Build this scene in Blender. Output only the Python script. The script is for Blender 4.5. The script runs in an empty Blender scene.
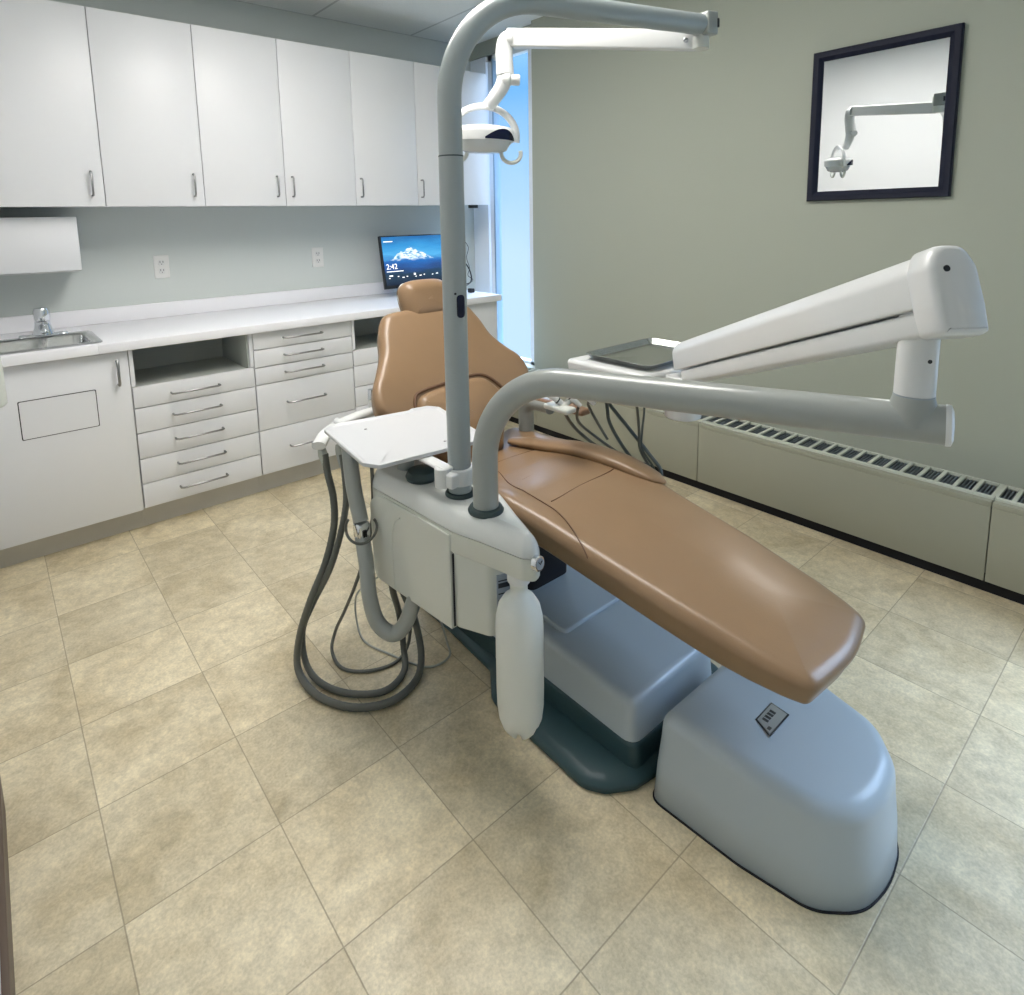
import bpy, bmesh, math, random
from mathutils import Vector, Matrix
V = Vector
PI = math.pi
C = bpy.context.scene.collection
random.seed(7)

# ------------------------------------------------------------------ materials
def mat(name, col, rough=.5, metal=0, coat=0, noise=0, nscale=40, bump=0, bscale=200, spec=.5, trans=0, sss=0, ior=1.45):
    m = bpy.data.materials.new(name); m.use_nodes = True
    nt = m.node_tree; b = nt.nodes['Principled BSDF']
    b.inputs['Base Color'].default_value = (*col, 1)
    b.inputs['Roughness'].default_value = rough
    b.inputs['Metallic'].default_value = metal
    b.inputs['Coat Weight'].default_value = coat
    b.inputs['Coat Roughness'].default_value = .15
    b.inputs['Specular IOR Level'].default_value = spec
    b.inputs['Transmission Weight'].default_value = trans
    b.inputs['IOR'].default_value = ior
    if sss:
        b.inputs['Subsurface Weight'].default_value = sss
        b.inputs['Subsurface Radius'].default_value = (.02, .02, .02)
    tc = nt.nodes.new('ShaderNodeTexCoord')
    if noise:
        n = nt.nodes.new('ShaderNodeTexNoise'); n.inputs['Scale'].default_value = nscale; n.inputs['Detail'].default_value = 4
        nt.links.new(tc.outputs['Object'], n.inputs['Vector'])
        r = nt.nodes.new('ShaderNodeMix'); r.data_type = 'RGBA'
        r.inputs[6].default_value = (*[c * (1 - noise) for c in col], 1)
        r.inputs[7].default_value = (*[min(1, c * (1 + noise)) for c in col], 1)
        nt.links.new(n.outputs['Fac'], r.inputs[0]); nt.links.new(r.outputs[2], b.inputs['Base Color'])
    if bump:
        n = nt.nodes.new('ShaderNodeTexNoise'); n.inputs['Scale'].default_value = bscale; n.inputs['Detail'].default_value = 3
        nt.links.new(tc.outputs['Object'], n.inputs['Vector'])
        bp = nt.nodes.new('ShaderNodeBump'); bp.inputs['Strength'].default_value = bump; bp.inputs['Distance'].default_value = .002
        nt.links.new(n.outputs['Fac'], bp.inputs['Height']); nt.links.new(bp.outputs['Normal'], b.inputs['Normal'])
    return m

def emit(name, col, s):
    m = bpy.data.materials.new(name); m.use_nodes = True
    b = m.node_tree.nodes['Principled BSDF']
    b.inputs['Base Color'].default_value = (.02, .02, .02, 1)
    b.inputs['Emission Color'].default_value = (*col, 1); b.inputs['Emission Strength'].default_value = s
    return m

M = {}
M['lam'] = mat('white_laminate', (.76, .77, .79), .38, noise=.015, nscale=3)
M['top'] = mat('white_worktop_laminate', (.87, .87, .90), .3)
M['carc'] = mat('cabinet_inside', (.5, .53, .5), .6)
M['kick'] = mat('toe_kick_board', (.56, .54, .49), .6, noise=.12, nscale=8)
M['wallb'] = mat('grey_green_wall_paint', (.58, .62, .60), .8, bump=.15, bscale=300)
M['wallr'] = mat('sage_wall_paint', (.385, .41, .345), .75, bump=.15, bscale=300)
M['walll'] = mat('pale_wall_paint', (.70, .71, .71), .8, bump=.1, bscale=300)
M['wh'] = mat('white_plastic', (.68, .69, .68), .28, coat=.3)
M['cov'] = mat('light_grey_cover_plastic', (.64, .66, .64), .25, coat=.4)
M['traywh'] = mat('white_tray_plastic', (.55, .56, .57), .35)
M['un'] = mat('pale_grey_plastic', (.60, .62, .57), .33, coat=.25, noise=.01, nscale=5)
M['tube'] = mat('grey_painted_tube', (.315, .335, .315), .28, coat=.35)
M['tube2'] = mat('slate_grey_painted_tube', (.32, .36, .36), .3, coat=.35)
M['base'] = mat('silver_grey_plastic', (.44, .505, .55), .38, coat=.15, bump=.08, bscale=500)
M['teal'] = mat('dark_teal_plastic', (.030, .068, .078), .4, bump=.1, bscale=400)
M['leather'] = mat('tan_vinyl', (.262, .165, .090), .34, coat=.1, noise=.06, nscale=12, bump=.12, bscale=350)
M['seam'] = mat('stitched_seam', (.12, .06, .03), .6)
M['chrome'] = mat('chrome', (.75, .77, .8), .12, metal=1)
M['steel'] = mat('brushed_steel', (.50, .51, .50), .2, metal=1, noise=.05, nscale=60)
M['pull'] = mat('satin_nickel', (.33, .33, .33), .3, metal=1)
M['blk'] = mat('black_plastic', (.012, .013, .016), .35)
M['blkblue'] = mat('black_painted_wood', (.008, .011, .026), .5, spec=.25)
M['rub'] = mat('dark_rubber', (.03, .05, .05), .5)
M['hose'] = mat('grey_hose', (.115, .12, .105), .45)
M['hose2'] = mat('dark_slate_hose', (.08, .10, .10), .45)
M['hosel'] = mat('light_grey_hose', (.36, .38, .34), .4)
M['bottle'] = mat('frosted_plastic', (.72, .74, .70), .45, sss=.4, bump=.08, bscale=150)
M['mirror'] = mat('mirror_glass', (.92, .94, .95), .012, metal=1)
M['heat'] = mat('heater_enamel', (.34, .34, .27), .5, noise=.02, nscale=10)
M['heatg'] = mat('heater_grille_enamel', (.60, .63, .55), .5)
M['dark'] = mat('dark_gap', (.012, .012, .016), .8)
M['slot'] = mat('heater_slot_mesh', (.16, .19, .21), .5)
M['brown'] = mat('brown_baseboard', (.10, .07, .05), .5)
M['ivory'] = mat('outlet_plastic', (.72, .72, .70), .35)
M['frame'] = mat('window_frame_paint', (.80, .84, .88), .4)
M['ringt'] = mat('steel_blue_mullion', (.25, .35, .45), .4)
M['lens'] = mat('clear_lens', (.55, .6, .62), .08, coat=.8, spec=.8)
M['navy'] = mat('navy_sensor', (.004, .006, .025), .25, spec=.3)
M['lab'] = mat('grey_label', (.30, .34, .38), .3)
M['silver'] = mat('silver_label', (.45, .48, .5), .25, metal=.6)
M['glowlamp'] = emit('lamp_diffuser', (1, .965, .92), 11.5)
M['filllamp'] = emit('fill_panel_diffuser', (1, .965, .91), .6)  # weak glow, used only by the added fill panel
M['wtxt'] = emit('screen_text_white', (1, 1, 1), 1.0)
M['brnpad'] = mat('brown_vinyl_pad', (.23, .13, .075), .4, coat=.2)

def glass_mat():
    m = bpy.data.materials.new('window_glass'); m.use_nodes = True; nt = m.node_tree
    nt.nodes.remove(nt.nodes['Principled BSDF'])
    tr = nt.nodes.new('ShaderNodeBsdfTransparent'); tr.inputs[0].default_value = (.93, .97, 1, 1)
    gl = nt.nodes.new('ShaderNodeBsdfGlossy'); gl.inputs['Roughness'].default_value = .02
    ly = nt.nodes.new('ShaderNodeLayerWeight'); lw = nt.nodes.new('ShaderNodeMath'); lw.operation = 'POWER'; lw.inputs[1].default_value = 6; nt.links.new(ly.outputs['Facing'], lw.inputs[0])
    mx = nt.nodes.new('ShaderNodeMixShader')
    nt.links.new(lw.outputs[0], mx.inputs[0]); nt.links.new(tr.outputs[0], mx.inputs[1]); nt.links.new(gl.outputs[0], mx.inputs[2])
    nt.links.new(mx.outputs[0], nt.nodes['Material Output'].inputs[0]); return m
M['glass'] = glass_mat()

def N(nt, t, **k):
    n = nt.nodes.new(t)
    for a, b in k.items(): setattr(n, a, b)
    return n
def math_(nt, op, a, b=None, c=None):
    n = nt.nodes.new('ShaderNodeMath'); n.operation = op
    for i, v in enumerate((a, b, c)):
        if v is None: continue
        if isinstance(v, (int, float)): n.inputs[i].default_value = v
        else: nt.links.new(v, n.inputs[i])
    return n.outputs[0]
def mixc(nt, f, a, b, bt='MIX'):
    n = nt.nodes.new('ShaderNodeMix'); n.data_type = 'RGBA'; n.blend_type = bt
    for i, v in ((0, f), (6, a), (7, b)):
        if isinstance(v, (int, float)): n.inputs[i].default_value = v
        elif isinstance(v, tuple): n.inputs[i].default_value = (*v, 1)
        else: nt.links.new(v, n.inputs[i])
    return n.outputs[2]

def floor_mat():
    m = bpy.data.materials.new('beige_stone_vinyl_tile'); m.use_nodes = True; nt = m.node_tree; b = nt.nodes['Principled BSDF']
    S, TX, TY = .3048, -.2266, 2.435
    geo = N(nt, 'ShaderNodeNewGeometry'); sep = N(nt, 'ShaderNodeSeparateXYZ'); nt.links.new(geo.outputs['Position'], sep.inputs[0])
    u = math_(nt, 'DIVIDE', math_(nt, 'SUBTRACT', sep.outputs[0], TX), S)
    v = math_(nt, 'DIVIDE', math_(nt, 'SUBTRACT', sep.outputs[1], TY), S)
    def edge(q):
        f = math_(nt, 'FRACT', q); return math_(nt, 'MINIMUM', f, math_(nt, 'SUBTRACT', 1.0, f))
    e = math_(nt, 'MINIMUM', edge(u), edge(v))
    line = N(nt, 'ShaderNodeMapRange'); line.inputs[1].default_value = .002; line.inputs[2].default_value = .0065
    line.inputs[3].default_value = 1; line.inputs[4].default_value = 0; nt.links.new(e, line.inputs[0])
    cu = math_(nt, 'FLOOR', u); cv = math_(nt, 'FLOOR', v)
    cmb = N(nt, 'ShaderNodeCombineXYZ'); nt.links.new(cu, cmb.inputs[0]); nt.links.new(cv, cmb.inputs[1])
    wn = N(nt, 'ShaderNodeTexWhiteNoise'); nt.links.new(cmb.outputs[0], wn.inputs['Vector'])
    off = N(nt, 'ShaderNodeVectorMath', operation='SCALE'); nt.links.new(wn.outputs['Color'], off.inputs[0]); off.inputs['Scale'].default_value = 7
    pos = N(nt, 'ShaderNodeVectorMath', operation='ADD'); nt.links.new(geo.outputs['Position'], pos.inputs[0]); nt.links.new(off.outputs[0], pos.inputs[1])
    def noise(sc, det, ro, dist=0):
        n = N(nt, 'ShaderNodeTexNoise'); n.inputs['Scale'].default_value = sc; n.inputs['Detail'].default_value = det
        n.inputs['Roughness'].default_value = ro; n.inputs['Distortion'].default_value = dist
        nt.links.new(pos.outputs[0], n.inputs['Vector']); return n.outputs['Fac']
    n1, n2, n3 = noise(5, 6, .62, .6), noise(28, 6, .7, .3), noise(150, 3, .6)
    r1 = N(nt, 'ShaderNodeValToRGB'); nt.links.new(n1, r1.inputs[0])
    r1.color_ramp.elements[0].position = .32; r1.color_ramp.elements[0].color = (.50, .415, .26, 1)
    r1.color_ramp.elements[1].position = .66; r1.color_ramp.elements[1].color = (.72, .635, .445, 1)
    k = r1.color_ramp.elements.new(.5); k.color = (.63, .545, .37, 1)
    r2 = N(nt, 'ShaderNodeMapRange'); nt.links.new(n2, r2.inputs[0]); r2.inputs[1].default_value = .3; r2.inputs[2].default_value = .7; r2.inputs[3].default_value = .80; r2.inputs[4].default_value = 1.14
    c = mixc(nt, 1.0, r1.outputs[0], r2.outputs[0], 'MULTIPLY')
    r3 = N(nt, 'ShaderNodeMapRange'); nt.links.new(n3, r3.inputs[0]); r3.inputs[1].default_value = .35; r3.inputs[2].default_value = .65; r3.inputs[3].default_value = .88; r3.inputs[4].default_value = 1.08
    c = mixc(nt, 1.0, c, r3.outputs[0], 'MULTIPLY')
    n4, n5 = noise(75, 4, .6), noise(9, 3, .5)
    def mrg(v, a, b, c0, c1):
        q = N(nt, 'ShaderNodeMapRange'); nt.links.new(v, q.inputs[0]); q.inputs[1].default_value = a; q.inputs[2].default_value = b; q.inputs[3].default_value = c0; q.inputs[4].default_value = c1; return q.outputs[0]
    pits = math_(nt, 'MULTIPLY', mrg(n4, .60, .70, 0, 1), mrg(n5, .50, .66, 0, .45))
    c = mixc(nt, pits, c, (.24, .19, .12))
    tint = N(nt, 'ShaderNodeMapRange'); nt.links.new(wn.outputs['Value'], tint.inputs[0]); tint.inputs[3].default_value = .90; tint.inputs[4].default_value = 1.06
    c = mixc(nt, 1.0, c, tint.outputs[0], 'MULTIPLY')
    c = mixc(nt, math_(nt, 'MULTIPLY', line.outputs[0], .62), c, (.20, .165, .11))
    nt.links.new(c, b.inputs['Base Color']); b.inputs['Roughness'].default_value = .42
    bp = N(nt, 'ShaderNodeBump'); bp.inputs['Strength'].default_value = .25; bp.inputs['Distance'].default_value = .002
    h = math_(nt, 'SUBTRACT', n2, math_(nt, 'MULTIPLY', line.outputs[0], 1.0)); nt.links.new(h, bp.inputs['Height'])
    nt.links.new(bp.outputs[0], b.inputs['Normal'])
    return m
M['floor'] = floor_mat()

def ceil_mat():
    m = bpy.data.materials.new('ceiling_tile'); m.use_nodes = True; nt = m.node_tree; b = nt.nodes['Principled BSDF']
    geo = N(nt, 'ShaderNodeNewGeometry'); sep = N(nt, 'ShaderNodeSeparateXYZ'); nt.links.new(geo.outputs['Position'], sep.inputs[0])
    def edge(c, o, s):
        f = math_(nt, 'FRACT', math_(nt, 'DIVIDE', math_(nt, 'SUBTRACT', c, o), s))
        return math_(nt, 'MULTIPLY', math_(nt, 'MINIMUM', f, math_(nt, 'SUBTRACT', 1.0, f)), s)
    e = math_(nt, 'MINIMUM', edge(sep.outputs[0], 1.64, .665), edge(sep.outputs[1], 3.49, 1.33))
    l = N(nt, 'ShaderNodeMapRange'); nt.links.new(e, l.inputs[0]); l.inputs[1].default_value = .006; l.inputs[2].default_value = .009; l.inputs[3].default_value = 1; l.inputs[4].default_value = 0
    n = N(nt, 'ShaderNodeTexNoise'); n.inputs['Scale'].default_value = 120; nt.links.new(geo.outputs['Position'], n.inputs['Vector'])
    c = mixc(nt, n.outputs['Fac'], (.74, .77, .76), (.84, .87, .86))
    c = mixc(nt, math_(nt, 'MULTIPLY', l.outputs[0], .6), c, (.36, .38, .38))
    nt.links.new(c, b.inputs['Base Color']); b.inputs['Roughness'].default_value = .9; return m
M['ceil'] = ceil_mat()

def screen_mat(x0, x1, z0, z1):
    m = bpy.data.materials.new('mountain_lock_screen'); m.use_nodes = True; nt = m.node_tree; b = nt.nodes['Principled BSDF']
    geo = N(nt, 'ShaderNodeNewGeometry'); sep = N(nt, 'ShaderNodeSeparateXYZ'); nt.links.new(geo.outputs['Position'], sep.inputs[0])
    u = math_(nt, 'DIVIDE', math_(nt, 'SUBTRACT', sep.outputs[0], x0), x1 - x0)
    v = math_(nt, 'DIVIDE', math_(nt, 'SUBTRACT', sep.outputs[2], z0), z1 - z0)
    cm = N(nt, 'ShaderNodeCombineXYZ'); nt.links.new(u, cm.inputs[0]); nt.links.new(v, cm.inputs[1])
    def noise(sc, det, sx=1, sy=1):
        mp = N(nt, 'ShaderNodeMapping'); mp.inputs['Scale'].default_value = (sx, sy, 1); nt.links.new(cm.outputs[0], mp.inputs[0])
        n = N(nt, 'ShaderNodeTexNoise'); n.inputs['Scale'].default_value = sc; n.inputs['Detail'].default_value = det; nt.links.new(mp.outputs[0], n.inputs['Vector']); return n.outputs['Fac']
    sky = N(nt, 'ShaderNodeValToRGB'); nt.links.new(math_(nt, 'ADD', v, math_(nt, 'MULTIPLY', math_(nt, 'SUBTRACT', noise(3, 4, 1, 3), .5), .3)), sky.inputs[0])
    cr = sky.color_ramp; cr.elements[0].position = 0; cr.elements[0].color = (.005, .012, .03, 1); cr.elements[1].position = 1; cr.elements[1].color = (.01, .10, .28, 1)
    for p, c in ((.22, (.008, .03, .06)), (.34, (.01, .05, .18)), (.5, (.01, .10, .33)), (.62, (.06, .30, .55)), (.8, (.02, .20, .45))):
        k = cr.elements.new(p); k.color = (*c, 1)
    # mountain height: peak around u=.42
    d = math_(nt, 'ABSOLUTE', math_(nt, 'SUBTRACT', u, .40))
    ht = math_(nt, 'ADD', math_(nt, 'SUBTRACT', .78, math_(nt, 'MULTIPLY', d, .75)), math_(nt, 'MULTIPLY', math_(nt, 'SUBTRACT', noise(9, 6, 1, .3), .5), .22))
    a = N(nt, 'ShaderNodeMapRange'); nt.links.new(math_(nt, 'SUBTRACT', ht, v), a.inputs[0]); a.inputs[1].default_value = 0; a.inputs[2].default_value = .02
    lo = N(nt, 'ShaderNodeMapRange'); nt.links.new(math_(nt, 'ADD', v, math_(nt, 'MULTIPLY', math_(nt, 'SUBTRACT', noise(8, 3), .5), .15)), lo.inputs[0]); lo.inputs[1].default_value = .50; lo.inputs[2].default_value = .57
    mk = math_(nt, 'MULTIPLY', a.outputs[0], lo.outputs[0])
    snow = N(nt, 'ShaderNodeValToRGB'); nt.links.new(noise(16, 6, 1, 1.6), snow.inputs[0])
    snow.color_ramp.elements[0].position = .38; snow.color_ramp.elements[0].color = (.05, .22, .42, 1); snow.color_ramp.elements[1].position = .56; snow.color_ramp.elements[1].color = (.70, .82, .9, 1)
    c = mixc(nt, mk, sky.outputs[0], snow.outputs[0])
    b.inputs['Base Color'].default_value = (.01, .01, .012, 1); b.inputs['Roughness'].default_value = .25
    nt.links.new(c, b.inputs['Emission Color']); b.inputs['Emission Strength'].default_value = 1.0
    return m

# ------------------------------------------------------------------ mesh helpers
def obj(name, bm, m, parent=None, smooth=True, ang=38):
    me = bpy.data.meshes.new(name); bmesh.ops.recalc_face_normals(bm, faces=bm.faces); bm.to_mesh(me); bm.free()
    me.materials.append(m)
    if smooth:
        for p in me.polygons: p.use_smooth = True
        me.set_sharp_from_angle(angle=math.radians(ang))
    o = bpy.data.objects.new(name, me); C.objects.link(o)
    if parent is not None:
        o.parent = parent
        if parent.type == 'EMPTY': o.matrix_parent_inverse = Matrix.Translation(-parent.location)
    return o
def thing(name, label, cat, loc=(0, 0, 0), group=None):
    o = bpy.data.objects.new(name, None); C.objects.link(o); o.location = loc; o.empty_display_size = .05
    o['label'] = label; o['category'] = cat
    if group: o['group'] = group
    return o
def tag(o, label, cat, group=None):
    o['label'] = label; o['category'] = cat
    if group: o['group'] = group
    return o
def struct(o): o['kind'] = 'structure'; return o

def add_box(bm, lo, hi, bev=0, seg=2, rot=None):
    lo, hi = V(lo), V(hi); c = (lo + hi) / 2
    t = bmesh.new(); bmesh.ops.create_cube(t, size=1)
    for v in t.verts: v.co = V((v.co.x * (hi.x - lo.x), v.co.y * (hi.y - lo.y), v.co.z * (hi.z - lo.z)))
    if bev: bmesh.ops.bevel(t, geom=t.edges[:], offset=bev, segments=seg, profile=.5, affect='EDGES')
    for v in t.verts: v.co = (rot @ v.co if rot else v.co) + c
    merge(bm, t)
def merge(bm, t):
    me = bpy.data.meshes.new('t'); t.to_mesh(me); t.free(); bm.from_mesh(me); bpy.data.meshes.remove(me)
def box(name, lo, hi, m, parent=None, bev=0.002, seg=2, rot=None):
    bm = bmesh.new(); add_box(bm, lo, hi, bev, seg, rot); return obj(name, bm, m, parent)
def boxes(name, L, m, parent=None, bev=0):
    bm = bmesh.new()
    for lo, hi in L: add_box(bm, lo, hi, bev)
    return obj(name, bm, m, parent)

def crom(pts, n=8, closed=False):
    P = [V(p) for p in pts]; out = []; L = len(P)
    rng = range(L) if closed else range(L - 1)
    for i in rng:
        p1, p2 = P[i], P[(i + 1) % L]
        p0 = P[i - 1] if (closed or i > 0) else p1 * 2 - p2
        p3 = P[(i + 2) % L] if (closed or i + 2 < L) else p2 * 2 - p1
        for k in range(n):
            t = k / n
            out.append(.5 * ((2 * p1) + (p2 - p0) * t + (2 * p0 - 5 * p1 + 4 * p2 - p3) * t * t + (3 * p1 - p0 - 3 * p2 + p3) * t ** 3))
    if not closed: out.append(P[-1])
    return out
def add_tube(bm, P, r, n=16, caps=True, sq=None, rib=0):
    P = [V(p) for p in P]; rr = r if isinstance(r, (list, tuple)) else [r] * len(P)
    if len(rr) != len(P):
        rr = [rr[0] + (rr[1] - rr[0]) * i / (len(P) - 1) for i in range(len(P))]
    T = [(P[min(i + 1, len(P) - 1)] - P[max(i - 1, 0)]).normalized() for i in range(len(P))]
    up = V((0, 0, 1)) if abs(T[0].z) < .9 else V((1, 0, 0))
    X = (up - T[0] * up.dot(T[0])).normalized(); rings = []
    for i, p in enumerate(P):
        X = (X - T[i] * X.dot(T[i])).normalized(); Y = T[i].cross(X)
        q = rr[i] * (1 + (rib if i % 2 else 0)); ring = []
        for k in range(n):
            a = 2 * PI * k / n; cx, cy = math.cos(a), math.sin(a)
            if sq: cx, cy = (abs(cx) ** sq[2]) * (1 if cx > 0 else -1) * sq[0], (abs(cy) ** sq[2]) * (1 if cy > 0 else -1) * sq[1]
            ring.append(bm.verts.new(p + X * cx * q + Y * cy * q))
        rings.append(ring)
    for a, b in zip(rings, rings[1:]):
        for k in range(n): bm.faces.new((a[k], a[(k + 1) % n], b[(k + 1) % n], b[k]))
    if caps: bm.faces.new(rings[0][::-1]); bm.faces.new(rings[-1])
def tube(name, P, r, m, parent=None, n=16, smooth_n=0, **k):
    if smooth_n: P = crom(P, smooth_n)
    bm = bmesh.new(); add_tube(bm, P, r, n, **k); return obj(name, bm, m, parent)
def add_lathe(bm, prof, c, axis=(0, 0, 1), n=32):
    c = V(c); ax = V(axis).normalized(); up = V((0, 0, 1)) if abs(ax.z) < .9 else V((1, 0, 0))
    X = (up - ax * up.dot(ax)).normalized(); Y = ax.cross(X); rings = []
    for r, h in prof:
        if r < 1e-6: rings.append([bm.verts.new(c + ax * h)])
        else: rings.append([bm.verts.new(c + ax * h + (X * math.cos(2 * PI * k / n) + Y * math.sin(2 * PI * k / n)) * r) for k in range(n)])
    for a, b in zip(rings, rings[1:]):
        for k in range(n):
            if len(a) == 1 and len(b) == 1: continue
            if len(a) == 1: bm.faces.new((a[0], b[(k + 1) % n], b[k]))
            elif len(b) == 1: bm.faces.new((a[k], a[(k + 1) % n], b[0]))
            else: bm.faces.new((a[k], a[(k + 1) % n], b[(k + 1) % n], b[k]))
    for rg, f in ((rings[0], 1), (rings[-1], 0)):
        if len(rg) > 1: bm.faces.new(rg[::-1] if f else rg)
def lathe(name, prof, c, m, parent=None, axis=(0, 0, 1), n=32):
    bm = bmesh.new(); add_lathe(bm, prof, c, axis, n); return obj(name, bm, m, parent)

def rpoly(cs, r, seg=6):
    out = []; n = len(cs)
    rs = r if isinstance(r, (list, tuple)) else [r] * n
    for i in range(n):
        p = V(cs[i]).to_2d(); a = (V(cs[i - 1]).to_2d() - p); b = (V(cs[(i + 1) % n]).to_2d() - p)
        la, lb = a.length, b.length; a.normalize(); b.normalize()
        th = a.angle(b); d = max(1e-4, min(rs[i] / math.tan(th / 2), la * .49, lb * .49))
        p0, p2 = p + a * d, p + b * d
        for k in range(seg + 1):
            t = k / seg; out.append((p0 * (1 - t) ** 2 + p * 2 * t * (1 - t) * 1.0 + p2 * t * t))
    return out
def inset(pts, d):
    n = len(pts); out = []
    area = sum(pts[i].x * pts[(i + 1) % n].y - pts[(i + 1) % n].x * pts[i].y for i in range(n))
    s = 1 if area > 0 else -1
    for i in range(n):
        e1 = (pts[i] - pts[i - 1]).normalized(); e2 = (pts[(i + 1) % n] - pts[i]).normalized()
        t = (e1 + e2)
        t = t.normalized() if t.length > 1e-6 else e1
        nn = V((-t.y, t.x)) * s; c = max(.5, nn.dot(V((-e1.y, e1.x)) * s))
        out.append(pts[i] + nn * d / c)
    return out
def fil(z0, z1, i0=0, i1=0, r=.01, rb=0, n=6):
    pr = []
    if rb:
        for k in range(n + 1):
            a = PI / 2 * k / n; pr.append((z0 + rb * (1 - math.sin(a)), i0 + rb * (1 - math.cos(a))))
        pr = pr[::-1] if False else sorted(pr)
    else: pr.append((z0, i0))
    for k in range(n + 1):
        a = PI / 2 * k / n; pr.append((z1 - r + r * math.sin(a), i1 + r * (1 - math.cos(a))))
    return pr
def add_solid(bm, pts, prof, mtx=None, warp=None, crown=0, crown_bot=0):
    rings = []
    def mk(ps, z):
        ring = []
        for p in ps:
            q = V((p.x, p.y, z))
            if warp: q = warp(q)
            if mtx: q = mtx @ q
            ring.append(bm.verts.new(q))
        return ring
    for z, i in prof: rings.append((mk(inset(pts, i) if i else pts, z), z, i))
    n = len(pts)
    R = [r[0] for r in rings]
    for a, b in zip(R, R[1:]):
        for k in range(n): bm.faces.new((a[k], a[(k + 1) % n], b[(k + 1) % n], b[k]))
    cen = sum(pts, V((0, 0))) / n
    last = R[-1]; pi = inset(pts, prof[-1][1]); z = prof[-1][0]
    for s in (.85, .65, .4, .18):
        ring = mk([cen + (p - cen) * s for p in pi], z + crown * (1 - s * s))
        for k in range(n): bm.faces.new((last[k], last[(k + 1) % n], ring[(k + 1) % n], ring[k]))
        last = ring
    bm.faces.new(last); bm.faces.new(R[0][::-1])
def solid(name, pts, prof, m, parent=None, ang=38, **k):
    bm = bmesh.new(); add_solid(bm, pts, prof, **k); return obj(name, bm, m, parent, ang=ang)
def interp(tab, x):
    if x <= tab[0][0]: return tab[0][1]
    for (a, b), (c, d) in zip(tab, tab[1:]):
        if x <= c: return b + (d - b) * (x - a) / (c - a)
    return tab[-1][1]
def arc(c, r, a0, a1, n=16, X=(1, 0, 0), Y=(0, 1, 0)):
    c, X, Y = V(c), V(X), V(Y)
    return [c + (X * math.cos(a0 + (a1 - a0) * k / n) + Y * math.sin(a0 + (a1 - a0) * k / n)) * r for k in range(n + 1)]
def bend(A, K, B, R, n=14):
    """path A -> corner K -> B with a circular-ish bend of reach R"""
    A, K, B = V(A), V(K), V(B); a = (A - K).normalized(); b = (B - K).normalized()
    th = a.angle(b); rad = R * math.tan(th / 2)
    bis = (a + b).normalized(); cen = K + bis * (rad / math.sin(th / 2))
    p0, p1 = K + a * R, K + b * R; v0 = p0 - cen; v1 = p1 - cen; out = [A]
    tot = v0.angle(v1); ax = v0.cross(v1).normalized()
    for k in range(n + 1): out.append(cen + Matrix.Rotation(tot * k / n, 3, ax) @ v0)
    return out + [B]

# ------------------------------------------------------------------ room
XL, XR, XG, YB, YF, H = -.10, 2.7356, 2.80, 3.4925, -1.7, 2.493
WY0, WY1, WZ0, WZ1 = 2.8214, 3.4925, .345, 2.372      # far window
W2A, W2B = -1.30, .02                                  # near window, out of the frame on the right wall
struct(box('floor', (XL - .1, YF - .1, -.05), (3.05, YB + .1, 0), M['floor'], bev=0))
struct(box('ceiling', (XL - .1, YF - .1, H), (3.05, YB + .1, H + .05), M['ceil'], bev=0))
struct(box('wall_back', (XL - .1, YB, 0), (3.05, YB + .1, H), M['wallb'], bev=0))
struct(box('wall_left', (XL - .1, YF, 0), (XL, YB, H), M['walll'], bev=0))
struct(box('wall_front', (XL - .1, YF - .1, 0), (3.05, YF, H), M['walll'], bev=0))
struct(boxes('wall_right', [((XR, W2B, 0), (XR + .16, WY0, H)), ((XR, YF, 0), (XR + .16, W2A, H)),
    ((XR, W2A, 0), (XR + .16, W2B, .345)), ((XR, W2A, 2.2), (XR + .16, W2B, H)),
    ((XG + .02, WY0, 0), (XR + .16, WY1, .30)), ((XG - .02, WY0, 2.40), (XR + .16, WY1, H))], M['wallr']))
struct(box('baseboard_left', (XL, -.6, 0), (XL + .012, 1.66, .095), M['brown'], bev=.002))
struct(boxes('window_1', [((XG, WY0, .30), (XG + .05, WY0 + .098, 2.40)), ((XG, 3.265, .30), (XG + .05, 3.31, 2.40)), ((XG - .004, 3.33, .345), (XG + .05, YB, 2.40)),
    ((XG, WY0, 2.36), (XG + .05, YB, 2.40)), ((XG, WY0, .30), (XG + .05, YB, .36))], M['frame']))
w1 = bpy.data.objects['window_1']
obj('mullion', (lambda b: (add_box(b, (XG - .008, 3.250, .345), (XG + .045, 3.264, 2.37)), b)[1])(bmesh.new()), M['ringt'], w1)
obj('pane', (lambda b: (add_box(b, (XG + .02, WY0 + .05, .35), (XG + .026, 3.34, 2.37)), b)[1])(bmesh.new()), M['glass'], w1)
struct(boxes('window_2', [((XR + .08, W2A, .345), (XR + .13, W2A + .05, 2.2)), ((XR + .08, W2B - .05, .345), (XR + .13, W2B, 2.2)), ((XR + .08, W2A, 2.15), (XR + .13, W2B, 2.2)),
    ((XR + .08, W2A, .345), (XR + .13, W2B, .395)), ((XR + .08, -.66, .345), (XR + .13, -.62, 2.2))], M['frame']))
obj('pane', (lambda b: (add_box(b, (XR + .10, W2A + .04, .39), (XR + .106, W2B - .04, 2.16)), b)[1])(bmesh.new()), M['glass'], bpy.data.objects['window_2'])

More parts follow.
